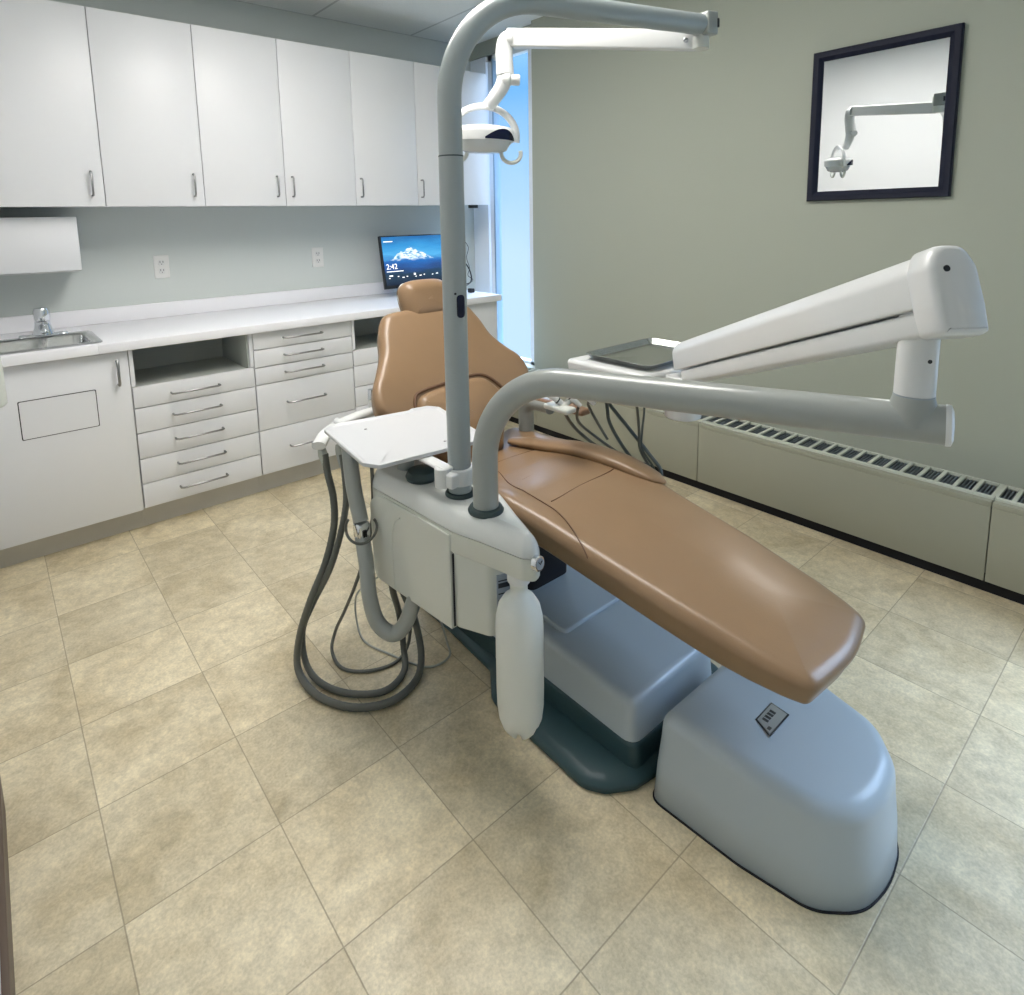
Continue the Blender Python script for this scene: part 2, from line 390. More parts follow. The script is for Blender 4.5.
# ------------------------------------------------------------------ cabinets
def pull(parent, p0, p1, out, r=.0045, m=None):
    """bar handle whose feet stand on p0, p1 (on the door face) and stand off by out"""
    p0, p1, out = V(p0), V(p1), V(out); d = (p1 - p0).normalized() * .009
    P = [p0, p0 + out * .75, p0 + out + d, p1 + out - d, p1 + out * .75, p1]
    bm = bmesh.new(); add_tube(bm, P, r, 10); return obj('handle', bm, m or M['pull'], parent)
UY = 3.1625
def wall_cab(x0, x1, doors, label):
    t = thing('wall_cabinet', label, 'cabinet', ((x0 + x1) / 2, 3.3, 1.4137), 'white wall cabinets in a row')
    y0, z0, z1 = UY + .020, 1.4137, 2.2388
    boxes('cabinet_body', [((x0, y0, z0), (x1, YB, z0 + .018)), ((x0, y0, z1 - .018), (x1, YB, z1)), ((x0, y0, z0), (x0 + .018, YB, z1)), ((x1 - .018, y0, z0), (x1, YB, z1)),
                           ((x0, YB - .012, z0), (x1, YB, z1))], M['lam'], t)
    for (a, b, hx) in doors:
        d = box('door', (a + .0015, UY, z0 - .006), (b - .0015, UY + .018, z1), M['lam'], t, bev=.0012)
        if hx: pull(d, (hx, UY, 1.455), (hx, UY, 1.556), (0, -.028, 0))
    return t
wall_cab(-.095, .461, [(-.095, .461, .4145)], 'white wall cabinet with one door, leftmost of the row, above the white dispenser box')
wall_cab(.461, .8764, [(.461, .8764, .830)], 'white single-door wall cabinet, second from left, above the left wall outlet')
wall_cab(.8764, 1.6855, [(.8764, 1.2784, 1.234), (1.2784, 1.6855, 1.3155)], 'white wall cabinet with two doors whose handles face each other')
wall_cab(1.6855, 2.1032, [(1.6855, 2.1032, 1.718)], 'white single-door wall cabinet just left of the lamp pole')
wall_cab(2.1032, 2.6613, [(2.1032, 2.6613, 2.1285)], 'white wall cabinet at the right end of the row, behind the lamp pole')

FY, TY_, CY = 2.8825, 2.9475, 2.8525
def carcass(x0, x1, t, zt=.8115, niche=None):
    L = [((x0, FY + .018, .10), (x0 + .016, YB, zt)), ((x1 - .016, FY + .018, .10), (x1, YB, zt)), ((x0, FY + .018, .10), (x1, YB, .116)), ((x0, YB - .02, .10), (x1, YB, zt))]
    if niche: L = [((x0, FY + .001, niche), (x0 + .016, YB, zt)), ((x1 - .016, FY + .001, niche), (x1, YB, zt))] + L[0:4]
    boxes('cabinet_body', L, M['lam'], t)
    if niche:
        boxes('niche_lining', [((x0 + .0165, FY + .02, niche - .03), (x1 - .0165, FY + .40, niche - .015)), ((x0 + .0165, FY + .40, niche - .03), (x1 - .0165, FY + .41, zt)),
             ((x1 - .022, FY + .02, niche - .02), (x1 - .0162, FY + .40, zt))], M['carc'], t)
    box('toe_kick', (x0, TY_, 0), (x1, TY_ + .016, .10), M['kick'], t, bev=0)
def drawer(t, x0, x1, z0, z1, hz, hx0, hx1):
    d = box('drawer', (x0 + .0025, FY, z0 + .002), (x1 - .0025, FY + .018, z1 - .002), M['lam'], t, bev=.001)
    if hx0 is not None: pull(d, (hx0, FY, hz), (hx1, FY, hz), (0, -.03, 0))
G = 'white base cabinets under the worktop'
t = thing('sink_cabinet', 'white base cabinet with a framed flap in its door, below the sink', 'cabinet', (.17, 3.1, 0), G)
carcass(-.095, .4409, t)
d = boxes('door', [((-.093, FY, .1015), (.4385, FY + .018, .805))], M['lam'], t, bev=.001)
pull(d, (.396, FY, .67), (.396, FY, .771), (0, -.03, 0), .0055)
o = solid('trash_flap', rpoly([(.0555, .5105), (.3135, .5105), (.3135, .665), (.0555, .665)], .006), [(0, 0), (.0012, 0)], M['blk'], d, mtx=Matrix(((1, 0, 0, 0), (0, 0, -1, FY), (0, 1, 0, 0), (0, 0, 0, 1))))
solid('flap_panel', rpoly([(.0590, .5135), (.3105, .5135), (.3105, .662), (.0590, .662)], .006), [(0, 0), (.002, 0)], M['lam'], d, mtx=Matrix(((1, 0, 0, 0), (0, 0, -1, FY - .0005), (0, 1, 0, 0), (0, 0, 0, 1))))
tube('hinge_screw', [(.0115, FY - .001, .745), (.0115, FY - .001, .762)], .003, M['chrome'], d, 8)
t = thing('drawer_cabinet', 'white base cabinet with an open niche over five drawers, right of the sink cabinet', 'cabinet', (.7, 3.1, 0), G)
carcass(.4415, .9550, t, niche=.652)
zz = [.645, .552, .442, .327, .215, .105]; hz = [.596, .500, .389, .276, .164]
for k in range(5): drawer(t, .4415, .955, zz[k + 1], zz[k], hz[k], .590, .790)
t = thing('drawer_cabinet', 'white base cabinet with five drawers and no niche, behind the white plastic tray', 'cabinet', (1.2, 3.1, 0), G)
carcass(.9556, 1.4705, t)
zz = [.808, .725, .639, .554, .328, .108]; hz = [.770, .685, .600, .448, .223]
for k in range(5): drawer(t, .9556, 1.4705, zz[k + 1], zz[k], hz[k], 1.103, 1.299)
t = thing('drawer_cabinet', 'white base cabinet with a niche over drawers, partly hidden by the tan backrest', 'cabinet', (1.73, 3.1, 0), G)
carcass(1.4711, 1.985, t, niche=.652)
zz = [.645, .560, .446, .337, .222, .105]; hz = [.602, .503, .39, .278, .164]
for k in range(5): drawer(t, 1.4711, 1.985, zz[k + 1], zz[k], hz[k], 1.630, 1.828)
t = thing('end_cabinet', 'plain white base cabinet at the right end of the worktop, behind the pole', 'cabinet', (2.23, 3.1, 0), G)
carcass(1.9856, 2.475, t)
box('door', (1.9876, FY, .1015), (2.475, FY + .018, .807), M['lam'], t, bev=.001)

# worktop with the sink hole
SX0, SX1, SY0, SY1 = -.035, .335, 2.925, 3.215
w = thing('worktop', 'long white laminate worktop with backsplash on the base cabinets', 'worktop', (1.2, 3.17, .8115))
bm = bmesh.new(); z0, z1 = .8118, .85; xa, xb = -.098, 2.49
add_box(bm, (SX1, CY, z0), (xb, YB, z1), .0025); add_box(bm, (xa, CY, z0), (SX0, YB, z1), .001)
add_box(bm, (SX0, CY, z0), (SX1, SY0, z1), .001); add_box(bm, (SX0, SY1, z0), (SX1, YB, z1), .001)
obj('countertop', bm, M['top'], w)
box('backsplash', (xa, YB - .02, .8502), (xb, YB, .925), M['top'], w, bev=.003)

# sink and faucet
t = thing('sink', 'stainless steel drop-in sink at the left end of the white worktop', 'sink', (.15, 3.07, .85))
outer = rpoly([(-.06, 2.895), (.362, 2.895), (.362, 3.27), (-.06, 3.27)], .04, 6); inner = rpoly([(-.03, 2.93), (.33, 2.93), (.33, 3.205), (-.03, 3.205)], .05, 6)
bm = bmesh.new(); n = len(outer)
def ringat(ps, z): return [bm.verts.new((p.x, p.y, z)) for p in ps]
R = [ringat(outer, .8502), ringat(outer, .853), ringat(inset(outer, .006), .8555), ringat(inner, .8545), ringat(inset(inner, .006), .848), ringat(inset(inner, .018), .72), ringat(inset(inner, .04), .702)]
for a, b in zip(R, R[1:]):
    for k in range(n): bm.faces.new((a[k], a[(k + 1) % n], b[(k + 1) % n], b[k]))
bm.faces.new(R[-1]); obj('basin', bm, M['steel'], t, ang=50)
lathe('drain', [(.038, 0), (.038, .002), (.03, .003), (.0, .001)], (.15, 3.07, .7025), M['chrome'], t)
t = thing('faucet', 'chrome single-lever faucet standing behind the sink', 'faucet', (.185, 3.238, .856))
solid('base_plate', rpoly([(.095, 3.212), (.275, 3.212), (.275, 3.262), (.095, 3.262)], .024), fil(.856, .868, 0, 0, .008), M['chrome'], t)
lathe('body', [(.040, 0), (.038, .012), (.032, .03), (.029, .045), (.029, .055), (.0, .058)], (.185, 3.236, .866), M['chrome'], t)
tube('spout', [(.185, 3.230, .895), (.184, 3.19, .902), (.183, 3.145, .900), (.183, 3.120, .893), (.183, 3.116, .884)], [.019, .012], M['chrome'], t, 16, 5)
lathe('lever', [(.029, 0), (.031, .02), (.031, .042), (.026, .053), (.0, .057)], (.186, 3.238, .925), M['chrome'], t)

# dispenser box, outlets
t = thing('dispenser_box', 'white box-shaped dispenser on the wall above the sink, under the cabinet', 'dispenser', (.15, YB, 1.13))
box('cover', (-.05, 3.25, 1.131), (.3545, YB - .001, 1.366), M['lam'], t, bev=.004)
box('bottom_tray', (-.045, 3.262, 1.124), (.3445, YB - .004, 1.131), M['wh'], t, bev=.001)
def outlet(x, label):
    t = thing('wall_outlet', label, 'outlet', (x, YB, 1.108), 'white wall outlets above the worktop')
    R3 = Matrix(((1, 0, 0, x), (0, 0, -1, YB), (0, 1, 0, 1.109), (0, 0, 0, 1)))
    pl = solid('cover_plate', rpoly([(-.036, -.059), (.036, -.059), (.036, .059), (-.036, .059)], .004), fil(0.0005, .006, 0, 0, .003), M['ivory'], t, mtx=R3)
    for dz in (-.021, .021):
        s = solid('socket', rpoly([(-.015, dz - .014), (.015, dz - .014), (.015, dz + .014), (-.015, dz + .014)], .008), [(.0062, 0), (.0078, .001)], M['wh'], pl, mtx=R3)
        boxes('socket_holes', [((x - .008, YB - .0086, 1.109 + dz - .001), (x - .0055, YB - .0075, 1.109 + dz + .009)), ((x + .0055, YB - .0086, 1.109 + dz - .001), (x + .008, YB - .0075, 1.109 + dz + .009)),
              ((x - .002, YB - .0086, 1.109 + dz - .009), (x + .002, YB - .0075, 1.109 + dz - .005))], M['blk'], pl)
outlet(.7265, 'white double wall outlet left, under the second wall cabinet')
outlet(1.582, 'white double wall outlet left of the monitor')

# monitor
mx0, mx1, mz0, mz1 = 1.905, 2.420, .900, 1.228
t = thing('monitor', 'black flat monitor showing a blue mountain lock screen, on the worktop', 'monitor', (2.16, 3.3, .85))
tilt = Matrix.Translation((0, 3.285, 1.06)) @ Matrix.Rotation(math.radians(-9), 4, 'X') @ Matrix.Translation((0, -3.285, -1.06))
bm = bmesh.new(); add_box(bm, (mx0, 3.279, mz0), (mx1, 3.305, mz1), .003); bm.transform(tilt); body = obj('housing', bm, M['blk'], t)
M['screen'] = screen_mat(mx0 + .008, mx1 - .008, mz0 + .02, mz1 - .008)
bm = bmesh.new(); add_box(bm, (mx0 + .008, 3.2782, mz0 + .020), (mx1 - .008, 3.2789, mz1 - .008)); bm.transform(tilt); obj('screen', bm, M['screen'], t)
def text(s, size, x, z, parent, nm):
    cu = bpy.data.curves.new('t', 'FONT'); cu.body = s; cu.size = size; cu.extrude = .0002
    o = bpy.data.objects.new('t', cu); C.objects.link(o)
    dg = bpy.context.evaluated_depsgraph_get(); me = bpy.data.meshes.new_from_object(o.evaluated_get(dg)); bpy.data.objects.remove(o)
    me.transform(Matrix(((1, 0, 0, x), (0, 0, -1, 3.2778), (0, 1, 0, z), (0, 0, 0, 1)))); me.transform(tilt); me.materials.clear(); me.materials.append(M['wtxt'])
    q = bpy.data.objects.new(nm, me); C.objects.link(q); q.parent = parent; q.matrix_parent_inverse = Matrix.Translation(-parent.location); return q
text('2:42', .047, 1.925, 1.020, t, 'clock_text')
scr = bpy.data.objects['screen']
def icon(x0, z0, x1, z1, nm='screen_icon'):
    bm = bmesh.new(); add_box(bm, (x0, 3.2774, z0), (x1, 3.2779, z1)); bm.transform(tilt); obj(nm, bm, M['wtxt'], scr)
icon(1.925, 1.003, 2.045, 1.0075, 'date_line')
for k in range(12):
    if k % 4 != 1: xx = 1.935 + k * .032; icon(xx, .962 + .004 * (k % 3), xx + .010 + .006 * (k % 2), .967 + .004 * (k % 3))
icon(2.118, .974, 2.132, .986); icon(1.940, .975, 1.965, .982); icon(1.925, 1.188, 1.99, 1.193, 'status_line')
box('stand_neck', (2.13, 3.325, .862), (2.19, 3.343, 1.08), M['blk'], t, bev=.004)
lathe('stand_base', [(.115, 0), (.115, .006), (.105, .011), (.0, .012)], (2.16, 3.32, .8505), M['blk'], t)
# cables behind the pole
o = tube('computer_cable', [(2.63, 3.44, 1.39), (2.625, 3.43, 1.26), (2.640, 3.42, 1.18), (2.665, 3.40, 1.12), (2.640, 3.39, 1.05), (2.655, 3.38, .98), (2.625, 3.36, .93), (2.650, 3.34, .90), (2.60, 3.30, .885), (2.47, 3.24, .857), (2.38, 3.25, .856), (2.3, 3.3, .855)], .0022, M['blk'], None, 8, 8)
tag(o, 'thin black cable hanging down the wall right of the pole', 'cable')
o = tube('power_cable', [(2.60, 3.45, 1.08), (2.635, 3.44, 1.04), (2.675, 3.42, .98), (2.685, 3.40, .92), (2.66, 3.38, .875), (2.57, 3.34, .870), (2.47, 3.30, .857), (2.40, 3.30, .857)], .005, M['blk'], None, 8, 8)
tag(o, 'thick black cable curving down to the right end of the worktop', 'cable')
o = box('power_adapter', (2.405, 3.05, .8505), (2.437, 3.09, .878), M['blk'], None, .006, 3); tag(o, 'small black adapter on the right end of the worktop', 'adapter')
o = box('under_cabinet_clip', (2.535, 3.20, 1.388), (2.60, 3.225, 1.4135), M['blk'], None, .003); tag(o, 'small black fixture under the rightmost wall cabinet', 'fixture')

# ------------------------------------------------------------------ convector heater
HX = 2.5525; HS = [WY1 - .03, 2.62, 1.5237, .4311, -.66, -1.68]
t = thing('convector_heater', 'long low beige convector heater with slotted white top along right wall', 'heater', (2.64, .9, 0))
for a, b in zip(HS, HS[1:]):
    f = boxes('front_panel', [((HX, b + .0015, .050), (HX + .012, a - .0015, .318)), ((HX, b + .0015, .318), (HX + .030, a - .0015, .337))], M['heat'], t, bev=.002)
    bm = bmesh.new(); n = int(round((a - b) / .0545)); st = (a - b) / n
    add_box(bm, (HX + .026, b + .001, .332), (HX + .044, a - .001, .345), .0015)
    add_box(bm, (2.727, b + .001, .332), (XR - .001, a - .001, .345), .0015)
    for k in range(n):
        y = b + k * st; add_box(bm, (HX + .042, y, .336), (2.729, y + .012, .345), .001)
    add_box(bm, (HX + .042, a - .008, .336), (2.729, a, .345))
    obj('top_grille', bm, M['heatg'], t)
bm = bmesh.new(); y = HS[-1]
add_box(bm, (HX + .03, HS[-1], .300), (2.73, HS[0], .318))
k = 0
while y < HS[0] - .01:
    add_box(bm, (HX + .035, y, .318), (2.73, y + .004, .334)); y += .0109
obj('fin_element', bm, M['slot'], t)
box('base_recess', (HX + .03, HS[-1], 0), (HX + .045, HS[0], .060), M['dark'], t, bev=0)
box('sill_extension', (XR, WY0 + .002, .325), (XG - .01, HS[0], .344), M['heatg'], t, bev=0)

# ------------------------------------------------------------------ mirror
t = thing('wall_mirror', 'square mirror in a black moulded frame on the sage right wall', 'mirror', (XR, .911, 1.66))
y0, y1, z0, z1 = .664, 1.157, 1.3618, 1.9534
bm = bmesh.new(); prof = [(0, 0), (0, .017), (.004, .022), (.012, .020), (.022, .020), (.032, .014), (.038, .009), (.038, 0)]
cor = [(y0, z0, 1, 1), (y1, z0, -1, 1), (y1, z1, -1, -1), (y0, z1, 1, -1)]; R = []
for (yy, zz, sy, sz) in cor: R.append([bm.verts.new((XR - .001 - h, yy + sy * d_, zz + sz * d_)) for d_, h in prof])
for i in range(4):
    a, b = R[i], R[(i + 1) % 4]
    for k in range(len(prof) - 1): bm.faces.new((a[k], a[k + 1], b[k + 1], b[k]))
lean = Matrix.Translation((XR, 0, z0)) @ Matrix.Rotation(-.0075, 4, 'Y') @ Matrix.Translation((-XR, 0, -z0))
bm.transform(lean); obj('frame', bm, M['blkblue'], t, ang=25)
bm = bmesh.new(); add_box(bm, (XR - .008, y0 + .034, z0 + .034), (XR - .003, y1 - .034, z1 - .034)); bm.transform(lean); obj('glass', bm, M['mirror'], t)

# ------------------------------------------------------------------ ceiling lamp and added fill panel
def troffer(x0, y0, x1, y1, label, lm='glowlamp'):
    t = thing('ceiling_light', label, 'ceiling light', ((x0 + x1) / 2, (y0 + y1) / 2, H))
    boxes('frame', [((x0, y0, H - .012), (x1, y0 + .02, H)), ((x0, y1 - .02, H - .012), (x1, y1, H)), ((x0, y0 + .02, H - .012), (x0 + .02, y1 - .02, H)), ((x1 - .02, y0 + .02, H - .012), (x1, y1 - .02, H))], M['wh'], t)
    box('diffuser', (x0 + .02, y0 + .02, H - .010), (x1 - .02, y1 - .02, H - .004), M[lm], t, bev=0)
troffer(.70, .98, 1.34, 2.26, 'rectangular ceiling light panel over the headrest end of the chair')
troffer(.31, -1.46, .95, -.18, 'added dim fill light panel on the ceiling behind the viewpoint', 'filllamp')  # invented lamp out of view, brightens the faces turned towards the camera

# ------------------------------------------------------------------ dental chair
CX = 1.245
ch = thing('dental_chair', 'tan vinyl dental chair on a silver and teal base in the middle', 'dental chair', (CX, 1.1, 0))
# base plate
half = [(-.135, .742), (-.20, .752), (-.262, .79), (-.292, .835), (-.290, 1.05), (-.285, 1.17), (-.215, 1.26), (-.20, 1.48), (-.198, 1.68)]
out = [(CX + a, b) for a, b in half] + [(CX - a, b) for a, b in half[::-1]]
solid('base_plate', rpoly(out, .05, 5), [(0.0005, .004), (.010, 0), (.018, .002), (.026, .012), (.032, .03)], M['teal'], ch, ang=60)
# inner riser of plate
solid('base_riser', rpoly([(CX - .188, .768), (CX + .188, .768), (CX + .188, 1.62), (CX - .188, 1.62)], .03), fil(.02, .088, 0, .002, .01), M['teal'], ch)
cov = rpoly([(CX - .182, .776), (CX + .182, .776), (CX + .178, 1.60), (CX - .178, 1.60)], .035)
solid('base_cover', cov, fil(.078, .200, 0, .008, .022, n=7), M['base'], ch, ang=60, warp=lambda q: V((q.x, q.y, q.z if q.z < .15 else q.z - .015 * max(0, (1.0 - q.y)) / .25 + .03 * max(0, q.y - 1.1))))
lid = rpoly([(CX - .125, 1.045), (CX + .125, 1.045), (CX + .125, 1.58), (CX - .125, 1.58)], .022)
solid('lift_arm_cover', lid, fil(.18, .210, 0, 0, .006), M['base'], ch, warp=lambda q: V((q.x, q.y, q.z + .06 * max(0, (q.y - 1.045)))))
solid('lift_column', rpoly([(CX - .085, 1.22), (CX + .085, 1.22), (CX + .085, 1.50), (CX - .085, 1.50)], .03), fil(.2, .50, 0, 0, .01), M['dark'], ch)
box('seat_frame', (CX - .15, .88, .44), (CX + .15, 1.60, .475), M['dark'], ch, bev=.008)
# seat
hw = [(.400, .160), (.45, .174), (.52, .184), (.7, .200), (.9, .216), (1.0, .226), (1.15, .243), (1.3, .258), (1.5, .268), (1.66, .262)]
hw0 = hw; L = [(CX - b, a) for a, b in hw]; Rr = [(CX + b - .034 * max(0, min(1, (.62 - a) / .2)), a + (.014 if a < .41 else 0)) for a, b in hw]
seat_out = rpoly(L[::-1] + [(CX, .388)] + Rr, [.075] + [.2] * 8 + [.085] + [.4] + [.085] + [.2] * 8 + [.075], 6)
ztop = [(.30, .463), (.375, .470), (.5, .488), (.7, .516), (.9, .546), (1.05, .572), (1.17, .588), (1.3, .580), (1.45, .560), (1.7, .545)]
def seat_warp(q):
    w_ = interp(hw, q.y); s = min(1, abs(q.x - CX) / w_); zt = interp(ztop, q.y)
    scoop = .022 * max(0, min(1, (q.y - .85) / .3)) * max(0, 1 - (s / .8) ** 4) if q.z > -.02 else 0
    lift = .026 * max(0, min(1, (.62 - q.y) / .22)) ** 1.5 * max(0, min(1, -q.z / .06))
    return V((q.x, q.y, zt + q.z - scoop + lift))
def dense(pts, n=3):
    o = []
    for i in range(len(pts)):
        a, b = pts[i], pts[(i + 1) % len(pts)]
        m_ = max(1, int((b - a).length / .03))
        for k in range(m_): o.append(a + (b - a) * k / m_)
    return o
bm = bmesh.new()
# custom seat: ring sides + gridded crowned top
pts = dense(seat_out); prof = fil(-.092, 0, .014, 0, .032, rb=.02, n=6)
rings = []
def mk(ps, z):
    return [bm.verts.new(seat_warp(V((p.x, p.y, z)))) for p in ps]
R = [mk(inset(pts, i) if i else pts, z) for z, i in prof]; n = len(pts)
spine = lambda p: V((CX, min(max(p.y, .56), 1.50)))
pi = inset(pts, prof[-1][1])
for s in (.9, .8, .65, .5, .35, .2, .0):
    R.append(mk([spine(p) + (p - spine(p)) * s for p in pi], .012 * (1 - s * s)))
for a, b in zip(R, R[1:]):
    for k in range(n): bm.faces.new((a[k], a[(k + 1) % n], b[(k + 1) % n], b[k]))
bm.faces.new(R[0][::-1])
bmesh.ops.remove_doubles(bm, verts=bm.verts, dist=.0004)
seat = obj('seat', bm, M['leather'], ch, ang=80)
def on_seat(x, y, dz=.0):
    w_ = interp(hw, y); s = abs(x - CX) / w_
    edge = max(0, s - .84) / .16
    return V((x, y, seat_warp(V((x, y, 0))).z + .010 * (1 - min(1, s) ** 2) - .03 * (1 - math.sqrt(max(0, 1 - min(1, edge) ** 2))) + dz))
def seam(P, r=.0016):
    Q = crom([(a, b, 0) for a, b in P], 10); tube('seam', [on_seat(q.x, q.y, .0009) for q in Q], r, M['seam'], seat, 6)
seam([(CX - .135, 1.085), (CX, 1.10), (CX + .15, 1.105)])
seam([(CX - .10, 1.34), (CX - .155, 1.22), (CX - .160, 1.12), (CX - .165, 1.03), (CX - .20, .93), (CX - .2135, .89)])
seam([(CX - .165, 1.40), (CX, 1.415), (CX + .16, 1.41)])
seam([(CX - .10, 1.235), (CX + .02, 1.25)], .0009)
# raised sling along the right edge of the seat
bl = [(1.335, 1.52), (1.375, 1.38), (1.40, 1.25), (1.415, 1.12), (1.424, 1.03), (1.432, .965)]
P = crom([(a + .022, b, interp(ztop, b) + .002) for a, b in bl], 6)
rad = [.006 + .026 * math.sin(PI * min(.97, (i + 2) / (len(P) + 2))) ** .6 for i in range(len(P))]; rad[-3:] = [.016, .010, .004]
tube('side_roll', P, rad, M['leather'], ch, 20, sq=(.62, 1.35, .8))
# side skirt seam under left edge
# armrest
ar = box('armrest_pad', (1.462, 1.29, .672), (1.512, 1.60, .694), M['brnpad'], ch, .010, 4)
tube('armrest_post', bend((1.484, 1.575, .47), (1.484, 1.575, .665), (1.484, 1.45, .668), .045), .028, M['tube'], ch, 20)
# backrest
O_ = V((CX, 1.605, .60)); ax_v = V((0, .28, .42)).normalized(); ax_u = V((1, 0, 0)); ax_n = ax_u.cross(ax_v)   # -y facing
if ax_n.y > 0: ax_n = -ax_n
shear = Matrix(((1, .080, 0, -.040), (0, 1, 0, 0), (0, 0, 1, 0), (0, 0, 0, 1)))
BM_ = Matrix(((ax_u.x, ax_v.x, ax_n.x, O_.x), (ax_u.y, ax_v.y, ax_n.y, O_.y), (ax_u.z, ax_v.z, ax_n.z, O_.z), (0, 0, 0, 1))) @ shear
hb = [(0, -.04), (.10, -.04), (.14, .02), (.255, .055), (.318, .115), (.314, .19), (.277, .25), (.237, .32), (.216, .395), (.176, .458), (.09, .470), (0, .462)]
ol = [V((a, b)) for a, b in hb[1:-1]]
ol2 = crom([V((-a, b, 0)) for a, b in hb[1:-1]][::-1] + [V((0, .472, 0))][:0] + [], 5)
left = crom([V((-a, b, 0)) for a, b in hb[1:-1]], 5); right = crom([V((a, b, 0)) for a, b in hb[1:-1]], 5)
loop = [p.to_2d() for p in right] + [V((0, .462))] + [p.to_2d() for p in left[::-1]]
solid('backrest', dense(loop), fil(-.045, .045, .012, 0, .032, rb=.03, n=7), M['leather'], ch, ang=80, mtx=BM_, crown=.010,
      warp=lambda q: V((q.x, q.y, q.z + .10 * (abs(q.x) / .3) ** 2.2 * max(0, min(1, (.42 - q.y) / .2)) * .45)))
lum = crom([V((a, b, 0)) for a, b in [(-.11, -.10), (-.158, -.02), (-.174, .07), (-.168, .125), (-.13, .148), (0, .160), (.085, .163), (.130, .148), (.168, .105), (.196, .045), (.150, -.02), (.11, -.10)]], 5)
solid('lumbar_cushion', dense([p.to_2d() for p in lum]), fil(.0, .082, 0, 0, .034, n=6), M['leather'], ch, ang=80, mtx=BM_, crown=.012)
bm = bmesh.new(); Q = crom([V((a * 1.03, b * 1.02 + .002, 0)) for a, b in [(-.162, -.02), (-.178, .07), (-.172, .128), (-.132, .152), (0, .164), (.087, .167), (.133, .151), (.172, .107), (.200, .047)]], 5)
add_tube(bm, [BM_ @ V((q.x, q.y, .0545 + .040 * (abs(q.x) / .3) ** 2.2)) for q in Q], .0055, 8); obj('lumbar_seam', bm, M['seam'], ch)
# headrest
HM = BM_ @ Matrix.Translation((.006, .503, .016)) @ Matrix.Rotation(math.radians(14), 4, 'X')
hd = [p.to_2d() for p in crom([V((a, b, 0)) for a, b in [(-.062, -.078), (0, -.080), (.062, -.078), (.090, -.050), (.103, .008), (.098, .050), (.068, .072), (0, .077), (-.068, .072), (-.098, .050), (-.103, .008), (-.090, -.050)]], 6, True)]
solid('headrest', hd, fil(-.012, .048, 0, 0, .044, n=9), M['leather'], ch, ang=180, mtx=HM)
solid('headrest_shell', rpoly([(-.086, -.076), (.086, -.076), (.107, .020), (.090, .073), (-.090, .073), (-.107, .020)], .045, 6), fil(-.040, -.002, .02, 0, .004), M['wh'], ch, mtx=HM)
solid('headrest_bracket', rpoly([(-.03, -.20), (.03, -.20), (.03, .02), (-.03, .02)], .01), fil(-.056, -.036, 0, 0, .004), M['pull'], ch, mtx=HM)
# back support shell behind
solid('back_shell', rpoly([(-.13, -.14), (.13, -.14), (.15, .10), (.10, .42), (-.10, .42), (-.15, .10)], .04), fil(-.085, -.040, .01, 0, .01), M['un'], ch, mtx=BM_)

# foot-end junction box
t = thing('floor_junction_box', 'grey plastic box cover on the floor under the footrest of the chair', 'junction box', (1.25, .52, 0))
FC = 1.252
FOC = [(FC - .196, .726), (FC - .184, .52), (FC - .158, .385), (FC - .09, .322), (FC, .306), (FC + .10, .318), (FC + .184, .385), (FC + .211, .52), (FC + .214, .722)]
FOR = [.03, .2, .09, .12, .3, .12, .09, .2, .03]
fo = rpoly(FOC, FOR, 6)
def mitre(cs, d):
    P_ = [V(c) for c in cs]; n = len(P_); o_ = []
    for i in range(n):
        e1 = (P_[i] - P_[i - 1]).normalized(); e2 = (P_[(i + 1) % n] - P_[i]).normalized()
        n1, n2 = V((-e1.y, e1.x)), V((-e2.y, e2.x)); b_ = (n1 + n2).normalized(); o_.append(P_[i] + b_ * d / b_.dot(n1))
    return o_
def fwarp(q):
    k_ = max(0, min(1, (q.z - .06) / .12)); return V((q.x, q.y, q.z - k_ * .020 * max(0, (.62 - q.y) / .3) ** 1.5))
bm = bmesh.new(); R_ = []
for z_, i_ in [(.002, .002), (.004, 0), (.09, .005), (.155, .011)] + [(z2, i2) for z2, i2 in fil(.15, .222, 0, .013, .034, n=8)[1:]] + [(.2225, .075), (.2235, .11), (.224, .13)]:
    q_ = rpoly(mitre(FOC, i_), [max(.006, r - i_ * .5) for r in FOR], 6)
    R_.append([bm.verts.new(fwarp(V((p.x, p.y, z_)))) for p in q_])
for a, b in zip(R_, R_[1:]):
    for k in range(len(a)): bm.faces.new((a[k], a[(k + 1) % len(a)], b[(k + 1) % len(a)], b[k]))
bm.faces.new(R_[-1]); bm.faces.new(R_[0][::-1])
jb = obj('cover', bm, M['base'], t, ang=60)
solid('floor_gasket', fo, [(0.0003, -.003), (.004, -.003)], M['dark'], t)
zl = .2235
lp = [V((1.187, .520)), V((1.275, .520)), V((1.279, .562)), V((1.207, .562))]
solid('label_plate', lp, [(.2215, 0), (zl, 0)], M['blk'], jb)
solid('label_face', [V((1.191, .523)), V((1.272, .523)), V((1.2755, .559)), V((1.209, .559))], [(zl, 0), (zl + .0006, 0)], M['silver'], jb)
bm = bmesh.new()
for k in range(4): add_box(bm, (1.217 + k * .011, .540, zl + .0006), (1.224 + k * .011, .553, zl + .001))
add_box(bm, (1.200, .527, zl + .0006), (1.210, .534, zl + .001)); obj('label_print', bm, M['blk'], jb)
solid('cable_notch', rpoly([(-.010, 0), (.010, 0), (.010, .016), (-.010, .016)], .007), [(0, 0), (.004, 0)], M['rub'], t,
      mtx=Matrix(((0, 0, -1, 1.0735), (-1, 0, 0, .528), (0, 1, 0, .002), (0, 0, 0, 1))))

